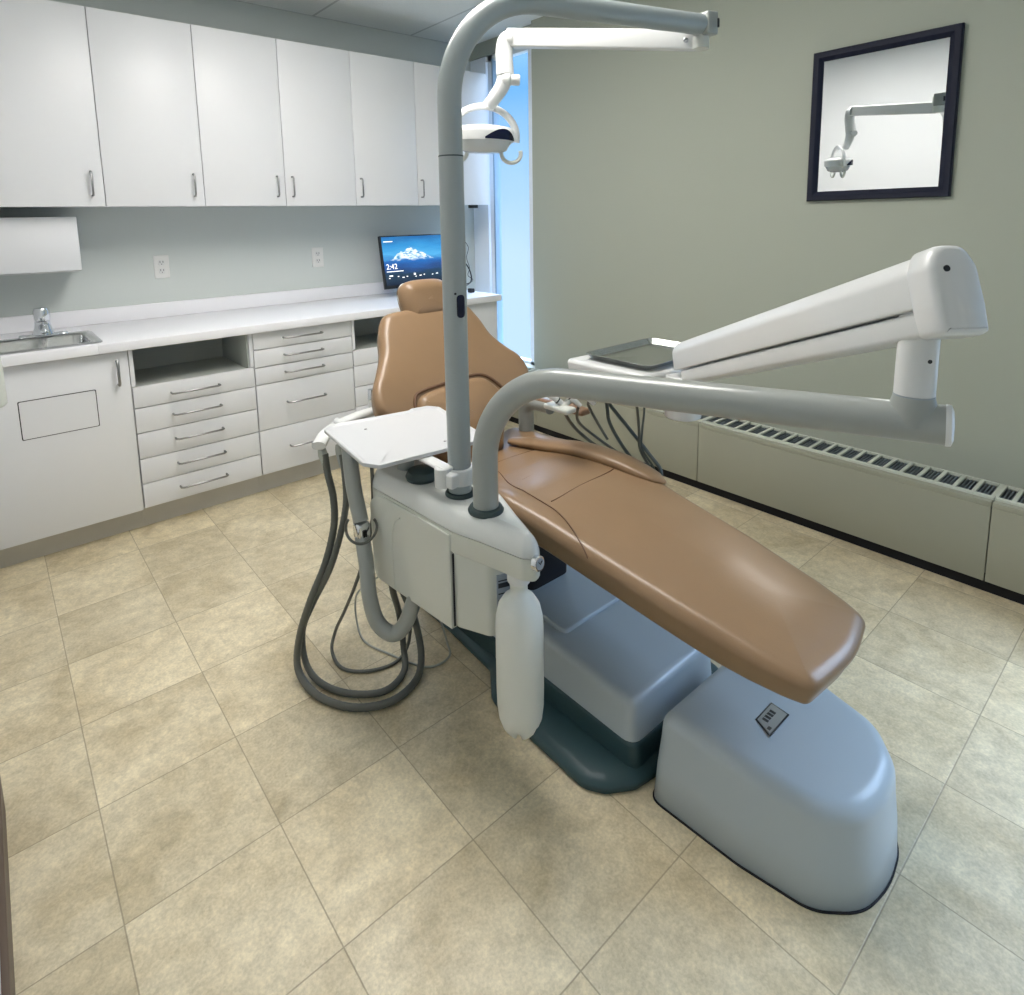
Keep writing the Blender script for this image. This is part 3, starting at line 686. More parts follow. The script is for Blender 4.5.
# ------------------------------------------------------------------ support centre
un = thing('support_center', 'pale grey plumbing housing beside the chair carrying both posts', 'dental unit', (.85, 1.2, .34))
low = [(.788, 1.085), (.825, 1.005), (.885, .985), (.925, 1.01), (.950, 1.10), (.95, 1.42), (.90, 1.49), (.82, 1.475), (.770, 1.42)]
solid('lower_body', rpoly(low, [.04, .03, .03, .05, .05, .06, .05, .05, .05], 6), fil(.350, .580, .004, 0, .002, rb=.012), M['un'], un, ang=60)
upc = [(.782, 1.085), (.804, 1.00), (.826, .895), (.848, .872), (.872, .886), (.915, 1.00), (.952, 1.09), (.958, 1.43), (.905, 1.505), (.815, 1.49), (.764, 1.43)]
upr = [.06, .1, .02, .022, .022, .1, .06, .05, .06, .06, .05]
solid('nose_band', rpoly(upc, upr, 6), [(.545, .010), (.549, .003), (.553, 0), (.6005, 0)], M['un'], un, ang=50)
def mrings(name, cs, rs, prof, m, parent, ang=50, rk=.5, warp=None):
    bm = bmesh.new(); R_ = []
    for z_, i_ in prof:
        q_ = rpoly(mitre(cs, i_) if i_ else [V(c) for c in cs], [max(.005, r - i_ * rk) for r in rs], 6)
        R_.append([bm.verts.new(warp(V((p.x, p.y, z_))) if warp else (p.x, p.y, z_)) for p in q_])
    for a, b in zip(R_, R_[1:]):
        for k in range(len(a)): bm.faces.new((a[k], a[(k + 1) % len(a)], b[(k + 1) % len(a)], b[k]))
    bm.faces.new(R_[-1]); bm.faces.new(R_[0][::-1]); return obj(name, bm, m, parent, ang=ang)
mrings('top_cover', upc, upr, [(.6005, .003), (.6025, .003), (.6030, 0), (.612, .001), (.626, .005), (.638, .011), (.646, .017), (.650, .024)], M['cov'], un)
# side panel (slightly proud, rounded outline) on the left face
P0 = V((.7835, 1.092, 0)); P1 = V((.7645, 1.440, 0)); dv = (P1 - P0).normalized(); nv = V((dv.y, -dv.x, 0)); nv = -nv if nv.x > 0 else nv
PM = Matrix(((dv.x, 0, nv.x, P0.x), (dv.y, 0, nv.y, P0.y), (0, 1, 0, 0), (0, 0, 0, 1)))
solid('side_panel', rpoly([(.0, .352), (.338, .340), (.345, .560), (.30, .594), (.0, .594)], [.004, .03, .03, .05, .004], 6), fil(-.01, .006, 0, 0, .004), M['un'], un, mtx=PM)
tube('panel_groove', [PM @ V(q) for q in [(.236, .352, .0055), (.240, .42, .0055), (.238, .50, .0055), (.222, .545, .0055), (.200, .562, .0055)]], .0030, M['un'], un, 8, 6)
solid('panel_latch', [V((-.0040, .36)), V((-.0030, .36)), V((-.0030, .545)), V((-.0040, .545))], [(-.004, 0), (.0010, 0)], M['dark'], un, mtx=PM)
lathe('light_post_collar', [(.037, 0), (.037, .005), (.034, .010), (.029, .011)], (.858, 1.151, .649), M['rub'], un)
lathe('arm_post_collar', [(.041, 0), (.042, .005), (.038, .012), (.032, .014)], (.850, 1.042, .648), M['rub'], un)
lathe('black_knob', [(.040, 0), (.043, .010), (.036, .024), (.020, .031), (0, .033)], (.838, 1.290, .649), M['rub'], un)
g = lathe('pressure_gauge', [(.0165, 0), (.0165, .010), (.0145, .012), (.0, .012)], (.846, .8735, .595), M['chrome'], un, axis=(.10, -1, .15))
lathe('gauge_face', [(.0125, 0), (.0125, .0006), (0, .0006)], V((.846, .8735, .595)) + V((.10, -1, .15)).normalized() * .012, M['lab'], g, axis=(.10, -1, .15))
bm = bmesh.new(); gc = V((.846, .8735, .595)) + V((.10, -1, .15)).normalized() * .013; add_tube(bm, [gc + V((-.005, 0, .006)), gc + V((0, 0, -.001)), gc + V((.005, 0, .006))], .001, 6); obj('gauge_needle', bm, M['blk'], g)
lb = solid('rating_label', [V((0, 0)), V((.035, 0)), V((.035, .09)), V((0, .09))], [(-.003, 0), (.0008, 0)], M['lab'], un, mtx=Matrix.Translation((.8420, .9985, .418)) @ Matrix(((.949, 0, -.316, 0), (-.316, 0, -.949, 0), (0, 1, 0, 0), (0, 0, 0, 1))))
bm = bmesh.new()
for k, (w_, h_) in enumerate([(.024, .003), (.028, .003), (.020, .003), (.028, .012), (.022, .003)]): add_box(bm, (.003, .010 + k * .016, .0009), (.003 + w_, .010 + k * .016 + h_, .0012))
bm.transform(Matrix.Translation((.8420, .9985, .418)) @ Matrix(((.949, 0, -.316, 0), (-.316, 0, -.949, 0), (0, 1, 0, 0), (0, 0, 0, 1)))); obj('label_print', bm, M['blk'], lb)
lathe('bottle_socket', [(.026, 0), (.026, .03), (.0, .03)], (.857, .940, .520), M['wh'], un)
tube('tray_post', [(.845, 1.38, .63), (.845, 1.38, .7195)], .024, M['tube'], un, 20)
box('chair_mount', (.93, 1.22, .42), (1.12, 1.40, .50), M['un'], un, .015, 3)
# bottle
pr = [(0, .008), (.016, .004), (.022, -.002 + .002), (.030, .006), (.042, .022), (.050, .045), (.0535, .075), (.0545, .12), (.0545, .20), (.0545, .27), (.053, .295), (.047, .322), (.036, .340), (.024, .350), (.020, .356), (.0195, .374), (.022, .376), (.022, .392), (0, .392)]
bm = bmesh.new(); add_lathe(bm, pr, (.857, .940, .138), n=40)
for v in bm.verts:
    dz = v.co.z - .138; r_ = (v.co - V((.857, .94, v.co.z))).length
    if dz < .045 and r_ > .01:
        a = math.atan2(v.co.y - .94, v.co.x - .857); f_ = max(0, math.cos(5 * a)) * (1 - dz / .045)
        v.co.z += .016 * f_
        v.co.x = .857 + (v.co.x - .857) * (1 - .10 * f_); v.co.y = .94 + (v.co.y - .94) * (1 - .10 * f_)
o = obj('water_bottle', bm, M['bottle'], None, ang=60); tag(o, 'frosted white plastic water bottle hanging under the nose of the grey housing', 'bottle')

# ------------------------------------------------------------------ dental light
dl = thing('dental_light', 'grey tall post with bent arm carrying a white dental light', 'dental light', (.858, 1.151, .65))
PB = V((.858, 1.151, .655)); KT = V((.858, 1.151, 1.818)); EE = V((1.634, 1.000, 1.842))
path = bend(PB, KT, EE, .235, 18)
tube('post', [PB, (.858, 1.151, 1.462)], .0285, M['tube2'], dl, 28)
bm = bmesh.new(); add_tube(bm, [V((.858, 1.151, 1.464))] + path[1:], .0275, 28); obj('bent_arm', bm, M['tube2'], dl)
lathe('joint_ring', [(.0288, 0), (.0288, .003)], (.858, 1.151, 1.461), M['rub'], dl)
# sensor window on the post (facing the camera)
dn = V((-.137, -1, 0)).normalized(); sd = V((-dn.y, dn.x, 0)).normalized() * -1
SM = Matrix(((sd.x, 0, dn.x, .858), (sd.y, 0, dn.y, 1.151), (0, 1, 0, 1.120), (0, 0, 0, 1)))
so = rpoly([(-.010, -.027), (.010, -.027), (.010, .027), (-.010, .027)], .0095, 6)
solid('sensor_window', so, [(.0235, 0), (.0288, 0), (.0294, .001)], M['navy'], dl, mtx=SM)
lathe('set_screw', [(.0028, 0), (.0028, .001), (0, .001)], V((.858, 1.151, 1.150)) + V((-.55, -.83, 0)).normalized() * .0283, M['blk'], dl, axis=(-.55, -.83, 0))
ad = (EE - KT).normalized()
box_e = Matrix.Translation(EE) @ ad.to_track_quat('X', 'Z').to_matrix().to_4x4()
bm = bmesh.new(); add_box(bm, (-.012, -.030, -.031), (.030, .030, .031), .006, 3); bm.transform(box_e); obj('arm_end_cap', bm, M['tube'], dl)
bm = bmesh.new(); add_box(bm, (.024, -.032, -.012), (.0315, -.01, .012), .002); bm.transform(box_e); obj('end_switch', bm, M['blk'], dl)
F0 = V((1.628, 1.035, 1.808)); F1 = V((1.361, 1.515, 1.880)); fd = (F1 - F0).normalized()
FM = Matrix.Translation(F0) @ fd.to_track_quat('X', 'Z').to_matrix().to_4x4(); fl = (F1 - F0).length
bm = bmesh.new(); add_box(bm, (-.02, -.016, -.028), (fl, .016, .028), .006, 3); bm.transform(FM); obj('flex_arm', bm, M['wh'], dl)
lathe('pivot_screw', [(.007, 0), (.007, .003), (.005, .004), (0, .004)], F0 + V((-.022, -.001, -.004)), M['chrome'], dl, axis=(-.87, -.5, 0))
tube('arm_pivot', [V((1.640, 1.01, 1.78)), V((1.640, 1.01, 1.86))], .024, M['un'], dl, 20)
# elbow, drop
ek = V((1.361, 1.515, 1.872))
tube('elbow', [ek + V((0.014, -.022, .004)), ek + V((0, 0, .002)), ek + V((-.006, .006, -.03)), V((1.352, 1.516, 1.80)), V((1.350, 1.512, 1.765))], [.026, .028, .028, .0245, .0245], M['wh'], dl, 20, 5)
box_kn = lathe('tension_knob', [(.018, -.02), (.024, -.012), (.024, .004), (.017, .010), (.017, .034), (.015, .038), (0, .038)], (1.352, 1.502, 1.752), M['wh'], dl, axis=(.72, -.58, -.06))
tube('drop_link', [(1.351, 1.512, 1.772), (1.343, 1.518, 1.735), (1.325, 1.535, 1.700), (1.311, 1.552, 1.674)], [.0255, .020], M['wh'], dl, 18, 5)
LC = V((1.318, 1.585, 1.588)); lu = V((.78, -.62, -.05)).normalized(); lw = V((0, 0, 1)); lf = lu.cross(lw).normalized(); lw = lf.cross(lu) * 1; lw = lw if lw.z > 0 else -lw
yk = [LC + lu * (.106 * math.cos(a)) + V((0, 0, 1)) * (.092 * math.sin(a)) for a in [math.radians(q) for q in range(-12, 193, 8)]]
tube('yoke', yk, .0100, M['wh'], dl, 12, sq=(1.5, .75, 1))
# head
LM = Matrix(((lu.x, lf.x, lw.x, LC.x), (lu.y, lf.y, lw.y, LC.y), (lu.z, lf.z, lw.z, LC.z), (0, 0, 0, 1)))
ell = [V((.100 * math.cos(2 * PI * k / 48), .075 * math.sin(2 * PI * k / 48))) for k in range(48)]
solid('light_head', ell, fil(-.020, .026, .003, 0, .020, n=5), M['wh'], dl, mtx=LM, crown=.008, ang=60)
solid('lens', [p * .90 for p in ell], [(-.056, .034), (-.047, .014), (-.018, 0)], M['lens'], dl, mtx=LM, ang=60)
bm = bmesh.new(); ra, rb_ = [], []
for k in range(15):
    a = math.radians(14 + 74 * k / 14); zt2 = -.016 + .031 * math.sin(PI * (k + .6) / 15.2)
    for lst, z_ in ((ra, -.0175), (rb_, zt2)): lst.append([bm.verts.new(LM @ V((.100 * q * math.cos(a), .075 * q * math.sin(a), z_))) for q in (.97, 1.012)])
for k in range(14):
    for (p, q) in ((ra[k], ra[k + 1]), ):
        bm.faces.new((ra[k][1], ra[k + 1][1], rb_[k + 1][1], rb_[k][1])); bm.faces.new((ra[k][0], ra[k + 1][0], rb_[k + 1][0], rb_[k][0]))
        bm.faces.new((rb_[k][0], rb_[k + 1][0], rb_[k + 1][1], rb_[k][1])); bm.faces.new((ra[k][0], ra[k + 1][0], ra[k + 1][1], ra[k][1]))
obj('dark_window', bm, M['navy'], dl)
for sgn in (1, -1):
    hp = [LC + lu * (sgn * (.088 + .0) + .032 * math.cos(a) * 1.0) + V((0, 0, -.055)) + V((0, 0, 1)) * (.030 * math.sin(a)) for a in [math.radians(q) for q in range(150, 385, 12)]]
    tube('handle', hp, .0065, M['un'], dl, 10)
    tube('handle_stem', [LC + lu * (sgn * .098) + V((0, 0, .004)), LC + lu * (sgn * .090 - .026) + V((0, 0, -.042))], .009, M['un'], dl, 10)

# ------------------------------------------------------------------ doctor's delivery arm
da = thing('delivery_arm', 'thick grey curved tube arm with a white spring arm and instrument head', 'dental arm', (.850, 1.042, .65))
A0 = V((.850, 1.042, .655)); CC = V((1.056, .280, 1.006)); K0 = V((.850, 1.042, .975)); hd_ = (CC - K0).normalized()
E1 = CC + hd_ * .040
pth = bend(A0, K0, E1, .205, 20)
tube('support_tube', pth, .0297, M['tube'], da, 32)
lathe('end_cap', [(.0305, 0), (.0310, .002), (.0300, .007), (.022, .010), (0, .011)], E1, M['wh'], da, axis=hd_)
lathe('column_collar', [(.0310, -.01), (.0300, .018), (.0270, .030), (.0264, .034)], CC + V((0, 0, .008)), M['tube'], da)
tube('column', [CC + V((0, 0, .043)), CC + V((0, 0, .170))], [.0262, .0258], M['wh'], da, 28)
lathe('column_joint', [(.0266, 0), (.0266, .002)], CC + V((0, 0, .0405)), M['lab'], da)
lathe('column_screw', [(.003, 0), (.003, .001), (0, .001)], CC + V((-.0167, -.0201, .098)), M['blk'], da, axis=(-.64, -.77, 0))
KN = V((1.058, .280, 1.190)); TT = V((1.515, .955, .900)); sd_ = (TT - KN).normalized()
side = V((-sd_.y, sd_.x, 0)).normalized(); upv = sd_.cross(side); upv = upv if upv.z > 0 else -upv
sl = (TT - KN).length
SMx = Matrix(((sd_.x, side.x, upv.x, KN.x), (sd_.y, side.y, upv.y, KN.y), (sd_.z, side.z, upv.z, KN.z), (0, 0, 0, 1)))
def sect(L, name, m, rr=6):   # profile in (side, up) extruded along the arm
    bm = bmesh.new(); pts_, x0, x1, rnd = L
    mm = SMx @ Matrix(((0, 0, 1, 0), (1, 0, 0, 0), (0, 1, 0, 0), (0, 0, 0, 1)))
    add_solid(bm, pts_, fil(x0, x1, 0, 0, rnd, rb=rnd), mtx=mm); return obj(name, bm, m, da, ang=40)
topc = rpoly([(-.035, -.018), (.035, -.018), (.035, .034), (.020, .060), (-.020, .060), (-.035, .034)], [.004, .004, .03, .03, .03, .03], 6)
sect((topc, -.028, sl, .012), 'spring_arm_cover', M['wh'])
botc = rpoly([(-.029, -.058), (.029, -.058), (.031, -.0205), (-.031, -.0205)], .008, 4)
sect((botc, -.024, sl - .04, .006), 'spring_arm_lower_link', M['wh'])
# back end cap of the arm, with its screw and lower flap
capc = rpoly([(-.035, -.062), (.035, -.062), (.038, -.02), (.037, .034), (.022, .066), (-.022, .066), (-.037, .034), (-.038, -.02)], [.010, .010, .03, .03, .03, .03, .03, .03], 6)
bm = bmesh.new(); PP = SMx @ Matrix(((0, 0, 1, 0), (1, 0, 0, 0), (0, 1, 0, 0), (0, 0, 0, 1)))
add_solid(bm, capc, [(-.066, .010), (-.062, .003), (-.056, .001), (-.050, 0), (-.024, 0), (-.020, .003)], mtx=PP); kc = obj('arm_end_cap', bm, M['wh'], da, ang=45)
lathe('cap_screw', [(.0045, 0), (.0045, .002), (0, .002)], SMx @ V((-.0655, .014, .030)), M['blk'], kc, axis=-sd_)
# far pivot and head
TP = V((1.530, .960, 0))
solid('pivot_cylinder', [V((TP.x - .022 + .052 * math.cos(2 * PI * k / 40), TP.y - .010 + .052 * math.sin(2 * PI * k / 40))) for k in range(40)], fil(.748, .872, .002, 0, .004, rb=.006), M['wh'], da, ang=50)
hdp = rpoly([(1.385, 1.000), (1.60, .955), (1.80, .985), (1.81, 1.27), (1.385, 1.290)], [.02, .1, .03, .03, .02], 6)
hdo = solid('control_head', hdp, fil(.832, .882, .004, 0, .012, rb=.01), M['wh'], da, ang=50)
solid('head_underside', rpoly([(1.40, 1.02), (1.53, .93), (1.66, .98), (1.70, 1.22), (1.42, 1.24)], .04), [(.790, .03), (.834, 0)], M['un'], da, ang=50)
box('touchpad', (1.60, .972, .8822), (1.72, .998, .885), M['ringt'], hdo, .001)
box('instrument_bar', (1.300, 1.205, .735), (1.345, 1.305, .752), M['un'], da, .006, 3)
tube('instrument_bar_arm', [(1.33, 1.25, .745), (1.40, 1.24, .79), (1.44, 1.22, .84)], .010, M['un'], da, 12, 4)
# tray
t = thing('instrument_tray', 'polished steel instrument tray lying on the far end of the delivery arm', 'tray', (1.59, 1.12, .886))
o2 = rpoly([(1.415, 1.000), (1.765, 1.000), (1.765, 1.247), (1.415, 1.247)], .035, 6)
bm = bmesh.new(); R = []
for z_, i_ in [(.8835, .018), (.8985, .006), (.9010, .001), (.9015, 0), (.9005, -.001), (.8985, .001), (.8975, .003), (.885, .0165)][::-1][0:0] + [(.9005, 0), (.9022, .001), (.9022, .005), (.8990, .008), (.8865, .020), (.8860, .024)]:
    q_ = inset(o2, i_) if i_ else o2; R.append([bm.verts.new((p.x, p.y, z_)) for p in q_])
R2 = []
for z_, i_ in [(.8990, .004), (.8838, .019)]:
    q_ = inset(o2, i_); R2.append([bm.verts.new((p.x, p.y, z_)) for p in q_])
n = len(o2)
for seq in ([R2[1], R2[0]] + R,):
    for a, b in zip(seq, seq[1:]):
        for k in range(n): bm.faces.new((a[k], a[(k + 1) % n], b[(k + 1) % n], b[k]))
bm.faces.new(R[-1]); bm.faces.new(R2[1][::-1]); obj('tray_pan', bm, M['steel'], t, ang=30)

# handpieces and their hoses on the far side of the chair
hps = [((1.300, 1.285, .790), (1.345, 1.245, .742), 'white handpiece held nearest the tan backrest, above the armrest pad', [(1.345, 1.245, .745), (1.40, 1.30, .69), (1.50, 1.33, .60), (1.555, 1.26, .535), (1.585, 1.17, .498), (1.590, 1.08, .472), (1.585, 1.03, .455)], .0055),
       ((1.335, 1.262, .800), (1.375, 1.225, .750), 'white handpiece in the middle of the holder above the armrest pad', [(1.375, 1.225, .750), (1.42, 1.27, .68), (1.50, 1.29, .615), (1.565, 1.22, .545), (1.592, 1.12, .500), (1.592, 1.04, .465)], .0045),
       ((1.380, 1.240, .802), (1.418, 1.205, .752), 'white handpiece nearest the steel tray, above the armrest pad', [(1.418, 1.205, .752), (1.47, 1.27, .72), (1.500, 1.26, .66), (1.52, 1.23, .60)], .0045)]
for a, b, lab_, hz_, r_ in hps:
    t = thing('dental_handpiece', lab_, 'handpiece', a, 'handpieces in the holder')
    a, b = V(a), V(b); d_ = (a - b)
    tube('handpiece_body', [b - d_ * .1, b + d_ * .2, b + d_ * .6, a, a + d_ * .15], [.007, .009, .010, .013, .006], M['wh'], t, 14)
    lathe('handpiece_ring', [(.0105, 0), (.0105, .004)], b + d_ * .45, M['blk'], t, axis=d_)
    tube('handpiece_hose', hz_, r_, M['hose'], t, 10, 8)
for k, (P, r_, m_) in enumerate([([(1.43, 1.17, .80), (1.48, 1.20, .72), (1.50, 1.205, .665), (1.52, 1.17, .595), (1.54, 1.12, .53)], .0055, 'hose2'),
        ([(1.44, 1.18, .80), (1.50, 1.22, .74), (1.535, 1.16, .655), (1.565, 1.10, .575), (1.570, 1.06, .53), (1.53, 1.05, .49), (1.49, 1.05, .47)], .006, 'hose2'),
        ([(1.49, 1.11, .80), (1.51, 1.11, .74), (1.53, 1.115, .66), (1.55, 1.125, .59), (1.57, 1.10, .53)], .0045, 'hose'),
        ([(1.50, 1.09, .80), (1.52, 1.09, .74), (1.54, 1.11, .66), (1.555, 1.12, .59), (1.565, 1.08, .53), (1.53, 1.07, .49), (1.49, 1.07, .47)], .0035, 'hose2')]):
    tube('control_hose', P, r_, M[m_], da, 10, 8)

# ------------------------------------------------------------------ assistant's side
aa = thing('assistant_arm', 'white bracket arm clamped to the light post, carrying suction holders', 'dental arm', (.858, 1.151, .68))
bm = bmesh.new(); cz0, cz1 = .682, .720
add_lathe(bm, [(.036, 0), (.038, .003), (.038, .037), (.036, .040)], (.858, 1.151, cz0), n=28)
obj('post_clamp', bm, M['wh'], aa)
box('clamp_block', (.805, 1.122, cz0 + .001), (.870, 1.177, cz1 - .001), M['wh'], aa, .006, 3, rot=Matrix.Rotation(math.radians(8), 3, 'Z'))
lathe('clamp_pivot', [(.019, 0), (.019, .046), (.017, .048), (0, .048)], (.810, 1.157, .682), M['wh'], aa)
box('tray_link', (.800, 1.14, .7205), (.835, 1.40, .7315), M['wh'], aa, .006, 3)
tube('holder_rail', [(.835, 1.395, .712), (.80, 1.50, .705), (.90, 1.74, .706), (.80, 1.722, .712), (.735, 1.672, .703), (.700, 1.62, .690)][0:0] + [(.985, 1.752, .698), (.90, 1.742, .697), (.81, 1.706, .696), (.745, 1.664, .692), (.700, 1.615, .682)], .016, M['wh'], aa, 16, 8, sq=(.8, 1.3, .8))
tube('holder_bracket', [(.83, 1.39, .719), (.80, 1.55, .714), (.80, 1.70, .712)], .011, M['wh'], aa, 12, 5)
# articulated vacuum arm (upper section, joint, flexible lower tube)
tube('upper_tube', [(.745, 1.515, .712), (.731, 1.47, .60), (.725, 1.425, .515)], [.022, .021], M['tube'], aa, 20, 4)
bm = bmesh.new(); add_box(bm, (.704, 1.402, .474), (.742, 1.436, .518), .007, 3); obj('swivel_joint', bm, M['chrome'], aa)
boxes('swivel_slot', [((.716, 1.398, .478), (.727, 1.404, .500))], M['blk'], aa)
tube('lower_tube', [(.722, 1.418, .478), (.716, 1.39, .41), (.706, 1.362, .335), (.714, 1.339, .268), (.740, 1.307, .241), (.766, 1.284, .272), (.79, 1.262, .36)], .0205, M['tube'], aa, 20, 8)
# white plastic tray
t = thing('plastic_tray', 'flat white plastic tray with clipped corners beside the lamp post', 'tray', (.88, 1.40, .73))
c4 = [V((.695, 1.560)), V((.672, 1.252)), V((.975, 1.212)), V((1.065, 1.245)), V((1.085, 1.500)), V((1.055, 1.545)), V((.740, 1.600))]
zt_ = .738
c4 = [V((.700, 1.572)), V((.665, 1.285)), V((.688, 1.243)), V((.960, 1.213)), V((1.008, 1.245)), V((1.062, 1.520)), V((1.040, 1.556)), V((.985, 1.566)), V((.972, 1.555)), V((.735, 1.598))]
po = rpoly(c4, .012, 4)
bm = bmesh.new(); add_solid(bm, po, [(zt_ - .006, .002), (zt_ - .004, 0), (zt_ + .004, 0), (zt_ + .005, .002), (zt_ + .005, .006), (zt_ + .0015, .011), (zt_, .016)]); obj('tray_board', bm, M['traywh'], t, smooth=False)
for q_ in ((.795, 1.505), (.905, 1.275)): lathe('tray_screw', [(.004, 0), (.004, .0012), (0, .0012)], (*q_, zt_ + .0002), M['pull'], t)
# suction hoses (lie on the floor, hang from the rail)
def hose(name, lab_, P, r_, m_, tips=None, grp='suction hoses on the floor', rib=.0, sn=14, cat='hose'):
    t = thing(name, lab_, cat, P[0], grp)
    tube('hose', P, r_, m_, t, 12, sn, rib=rib)
    if tips:
        a, b, c_ = [V(q) for q in tips]
        tube('valve_body', [a, a + (b - a) * .5, b, c_], [.010, .013, .014, .011], M['hosel'], t, 14)
    return t
hose('suction_hose', 'outer thick grey suction hose hanging leftmost from the holder and looping on the floor',
     [(.716, 1.612, .655), (.716, 1.60, .60), (.722, 1.585, .53), (.712, 1.57, .45), (.678, 1.567, .35), (.632, 1.585, .24), (.604, 1.615, .12), (.590, 1.60, .035), (.600, 1.50, .0135), (.655, 1.395, .0135), (.745, 1.345, .0135), (.840, 1.365, .0135), (.890, 1.41, .045), (.878, 1.42, .16), (.835, 1.41, .28), (.825, 1.40, .36)], .0102, M['hose'],
     ((.712, 1.625, .671), (.714, 1.618, .650), (.717, 1.608, .620)), rib=.05)
hose('suction_hose', 'inner thick grey suction hose hanging second from left and looping on the floor',
     [(.752, 1.575, .655), (.750, 1.56, .60), (.742, 1.545, .52), (.715, 1.535, .44), (.680, 1.545, .34), (.645, 1.60, .22), (.625, 1.64, .12), (.618, 1.61, .035), (.630, 1.53, .0125), (.678, 1.44, .0125), (.755, 1.39, .0125), (.835, 1.42, .0125), (.866, 1.47, .05), (.850, 1.46, .17), (.81, 1.42, .28), (.80, 1.41, .36)], .0092, M['hose'],
     ((.756, 1.60, .677), (.754, 1.588, .655), (.752, 1.572, .620)), rib=.05)
hose('air_water_hose', 'thin brown-grey hose dropping from the plastic tray and looping on the floor',
     [(.775, 1.445, .728), (.776, 1.445, .60), (.772, 1.448, .50), (.752, 1.46, .40), (.738, 1.51, .28), (.742, 1.60, .15), (.735, 1.655, .06), (.713, 1.64, .012), (.706, 1.56, .0055), (.755, 1.50, .0055), (.835, 1.475, .0055), (.90, 1.50, .02), (.915, 1.50, .12), (.89, 1.46, .26), (.87, 1.44, .36)], .0050, M['hose'], grp='thin hoses')
hose('signal_cable', 'thinnest grey cable looping on the floor beneath the grey housing',
     [(.770, 1.40, .36), (.776, 1.47, .30), (.80, 1.60, .20), (.83, 1.70, .10), (.826, 1.69, .03), (.815, 1.62, .0035), (.845, 1.52, .0035), (.90, 1.40, .0035), (.975, 1.39, .0035), (1.005, 1.44, .012), (.99, 1.46, .10), (.93, 1.45, .24), (.90, 1.43, .36)], .0032, M['hosel'], grp='thin hoses')
t = thing('hose_loop_ring', 'small grey loop of tubing around the swivel joint of the vacuum arm', 'tube ring', (.722, 1.42, .51))
bm = bmesh.new(); rp = [V((.722, 1.418, .505)) + V((.78, -.62, 0)) * (.042 * math.cos(a)) + V((0, 0, -1)) * (.036 * math.sin(a)) + V((-.5, -.6, 0)) * .032 * (math.sin(a) if math.sin(a) > 0 else 0) for a in [math.radians(q) for q in range(-35, 216, 10)]]
add_tube(bm, rp, .0038, 8); obj('ring_tube', bm, M['hose'], t)
# saliva ejector tip seen against the backrest
t = thing('suction_tip', 'chrome suction tip standing in the holder against the left edge of the backrest', 'suction tip', (.958, 1.765, .70))
tube('tip_body', [(.958, 1.765, .700), (.959, 1.765, .735)], .010, M['wh'], t, 14); tube('tip_head', [(.959, 1.765, .735), (.960, 1.765, .768)], .0115, M['chrome'], t, 14)

# ------------------------------------------------------------------ partly seen device at the left edge
t = thing('wall_arm_device', 'light grey tapered device cut off at the left edge before the sink', 'dental device', (-.09, 1.86, 1.15))
lathe('device_tube', [(.030, 0), (.036, .006), (.036, .09), (.032, .16), (.026, .20), (0, .205)], (-.018, 1.85, .898), M['un'], t)
tube('device_arm', [(-.018, 1.85, 1.10), (-.030, 1.85, 1.16), (-.055, 1.86, 1.22), (-.09, 1.87, 1.24)], .016, M['wh'], t, 14, 5)
box('wall_plate', (-.0995, 1.82, 1.18), (-.088, 1.92, 1.30), M['wh'], t, .003)

# ------------------------------------------------------------------ world, camera
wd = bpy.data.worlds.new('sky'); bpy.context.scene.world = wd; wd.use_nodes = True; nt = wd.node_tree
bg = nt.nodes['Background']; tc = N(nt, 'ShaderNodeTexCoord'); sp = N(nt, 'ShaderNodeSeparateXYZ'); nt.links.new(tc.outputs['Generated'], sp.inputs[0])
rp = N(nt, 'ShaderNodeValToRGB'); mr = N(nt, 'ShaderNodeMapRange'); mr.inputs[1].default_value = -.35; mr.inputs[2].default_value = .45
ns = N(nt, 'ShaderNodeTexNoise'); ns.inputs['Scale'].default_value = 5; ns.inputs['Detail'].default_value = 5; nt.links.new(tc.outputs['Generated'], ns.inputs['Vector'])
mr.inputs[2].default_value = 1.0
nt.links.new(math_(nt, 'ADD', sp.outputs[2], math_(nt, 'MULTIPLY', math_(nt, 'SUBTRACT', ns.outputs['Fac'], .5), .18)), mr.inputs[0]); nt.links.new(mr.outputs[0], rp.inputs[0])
cr = rp.color_ramp; SK = 11.4
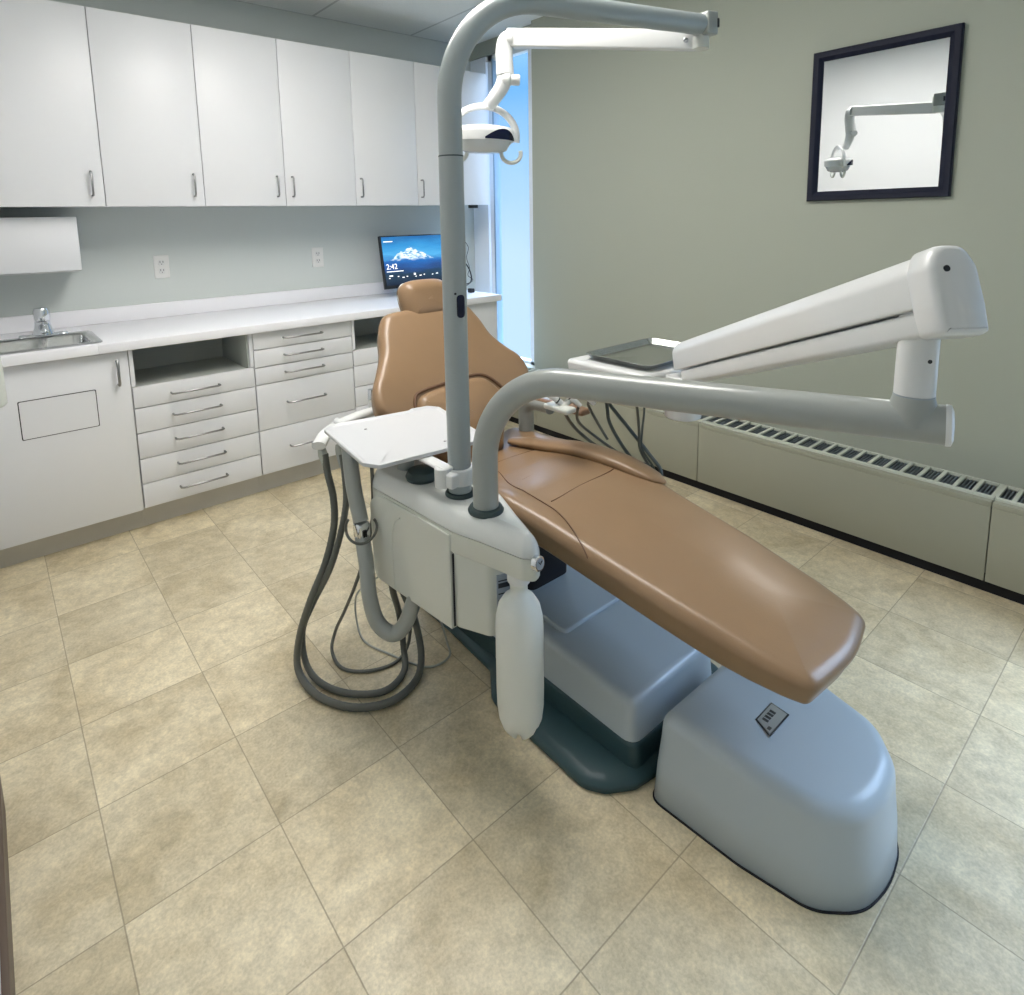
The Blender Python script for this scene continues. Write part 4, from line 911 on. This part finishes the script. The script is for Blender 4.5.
def sk(c): return (*[q / SK for q in c], 1)
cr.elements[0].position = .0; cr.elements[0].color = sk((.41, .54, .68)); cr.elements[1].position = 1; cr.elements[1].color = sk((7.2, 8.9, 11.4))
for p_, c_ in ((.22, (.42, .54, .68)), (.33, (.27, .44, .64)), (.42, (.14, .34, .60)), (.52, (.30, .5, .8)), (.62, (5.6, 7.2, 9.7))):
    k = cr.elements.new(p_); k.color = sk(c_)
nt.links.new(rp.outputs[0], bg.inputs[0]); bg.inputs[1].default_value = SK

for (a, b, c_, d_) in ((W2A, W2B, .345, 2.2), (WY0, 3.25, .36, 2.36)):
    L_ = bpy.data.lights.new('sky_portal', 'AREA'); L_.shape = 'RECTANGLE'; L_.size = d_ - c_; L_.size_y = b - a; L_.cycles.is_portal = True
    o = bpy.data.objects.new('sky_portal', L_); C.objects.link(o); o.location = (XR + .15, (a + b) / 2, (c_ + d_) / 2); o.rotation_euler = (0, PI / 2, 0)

cam = bpy.data.cameras.new('camera'); co = bpy.data.objects.new('camera', cam); C.objects.link(co)
f_, cx_, cy_ = 613.84, 481.25, 307.64
rx, ry, rz = .1449, -.0218, -.6837
F = V((-math.sin(rz) * math.cos(rx), math.cos(rz) * math.cos(rx), -math.sin(rx))); r0 = V((math.cos(rz), math.sin(rz), 0)); u0 = r0.cross(F)
Rv = r0 * math.cos(ry) + u0 * math.sin(ry); Uv = -r0 * math.sin(ry) + u0 * math.cos(ry)
co.matrix_world = Matrix(((Rv.x, Uv.x, -F.x, 0), (Rv.y, Uv.y, -F.y, 0), (Rv.z, Uv.z, -F.z, 1.3218), (0, 0, 0, 1)))
cam.sensor_fit = 'HORIZONTAL'; cam.sensor_width = 36; cam.lens = f_ / 1024 * 36
cam.shift_x = (512 - cx_) / 1024; cam.shift_y = (cy_ - 497.5) / 1024; cam.clip_start = .02
sc = bpy.context.scene; sc.camera = co
vs = sc.view_settings; vs.view_transform = 'Standard'; vs.look = 'None'; vs.gamma = 1; vs.use_curve_mapping = False; vs.exposure = 0.75
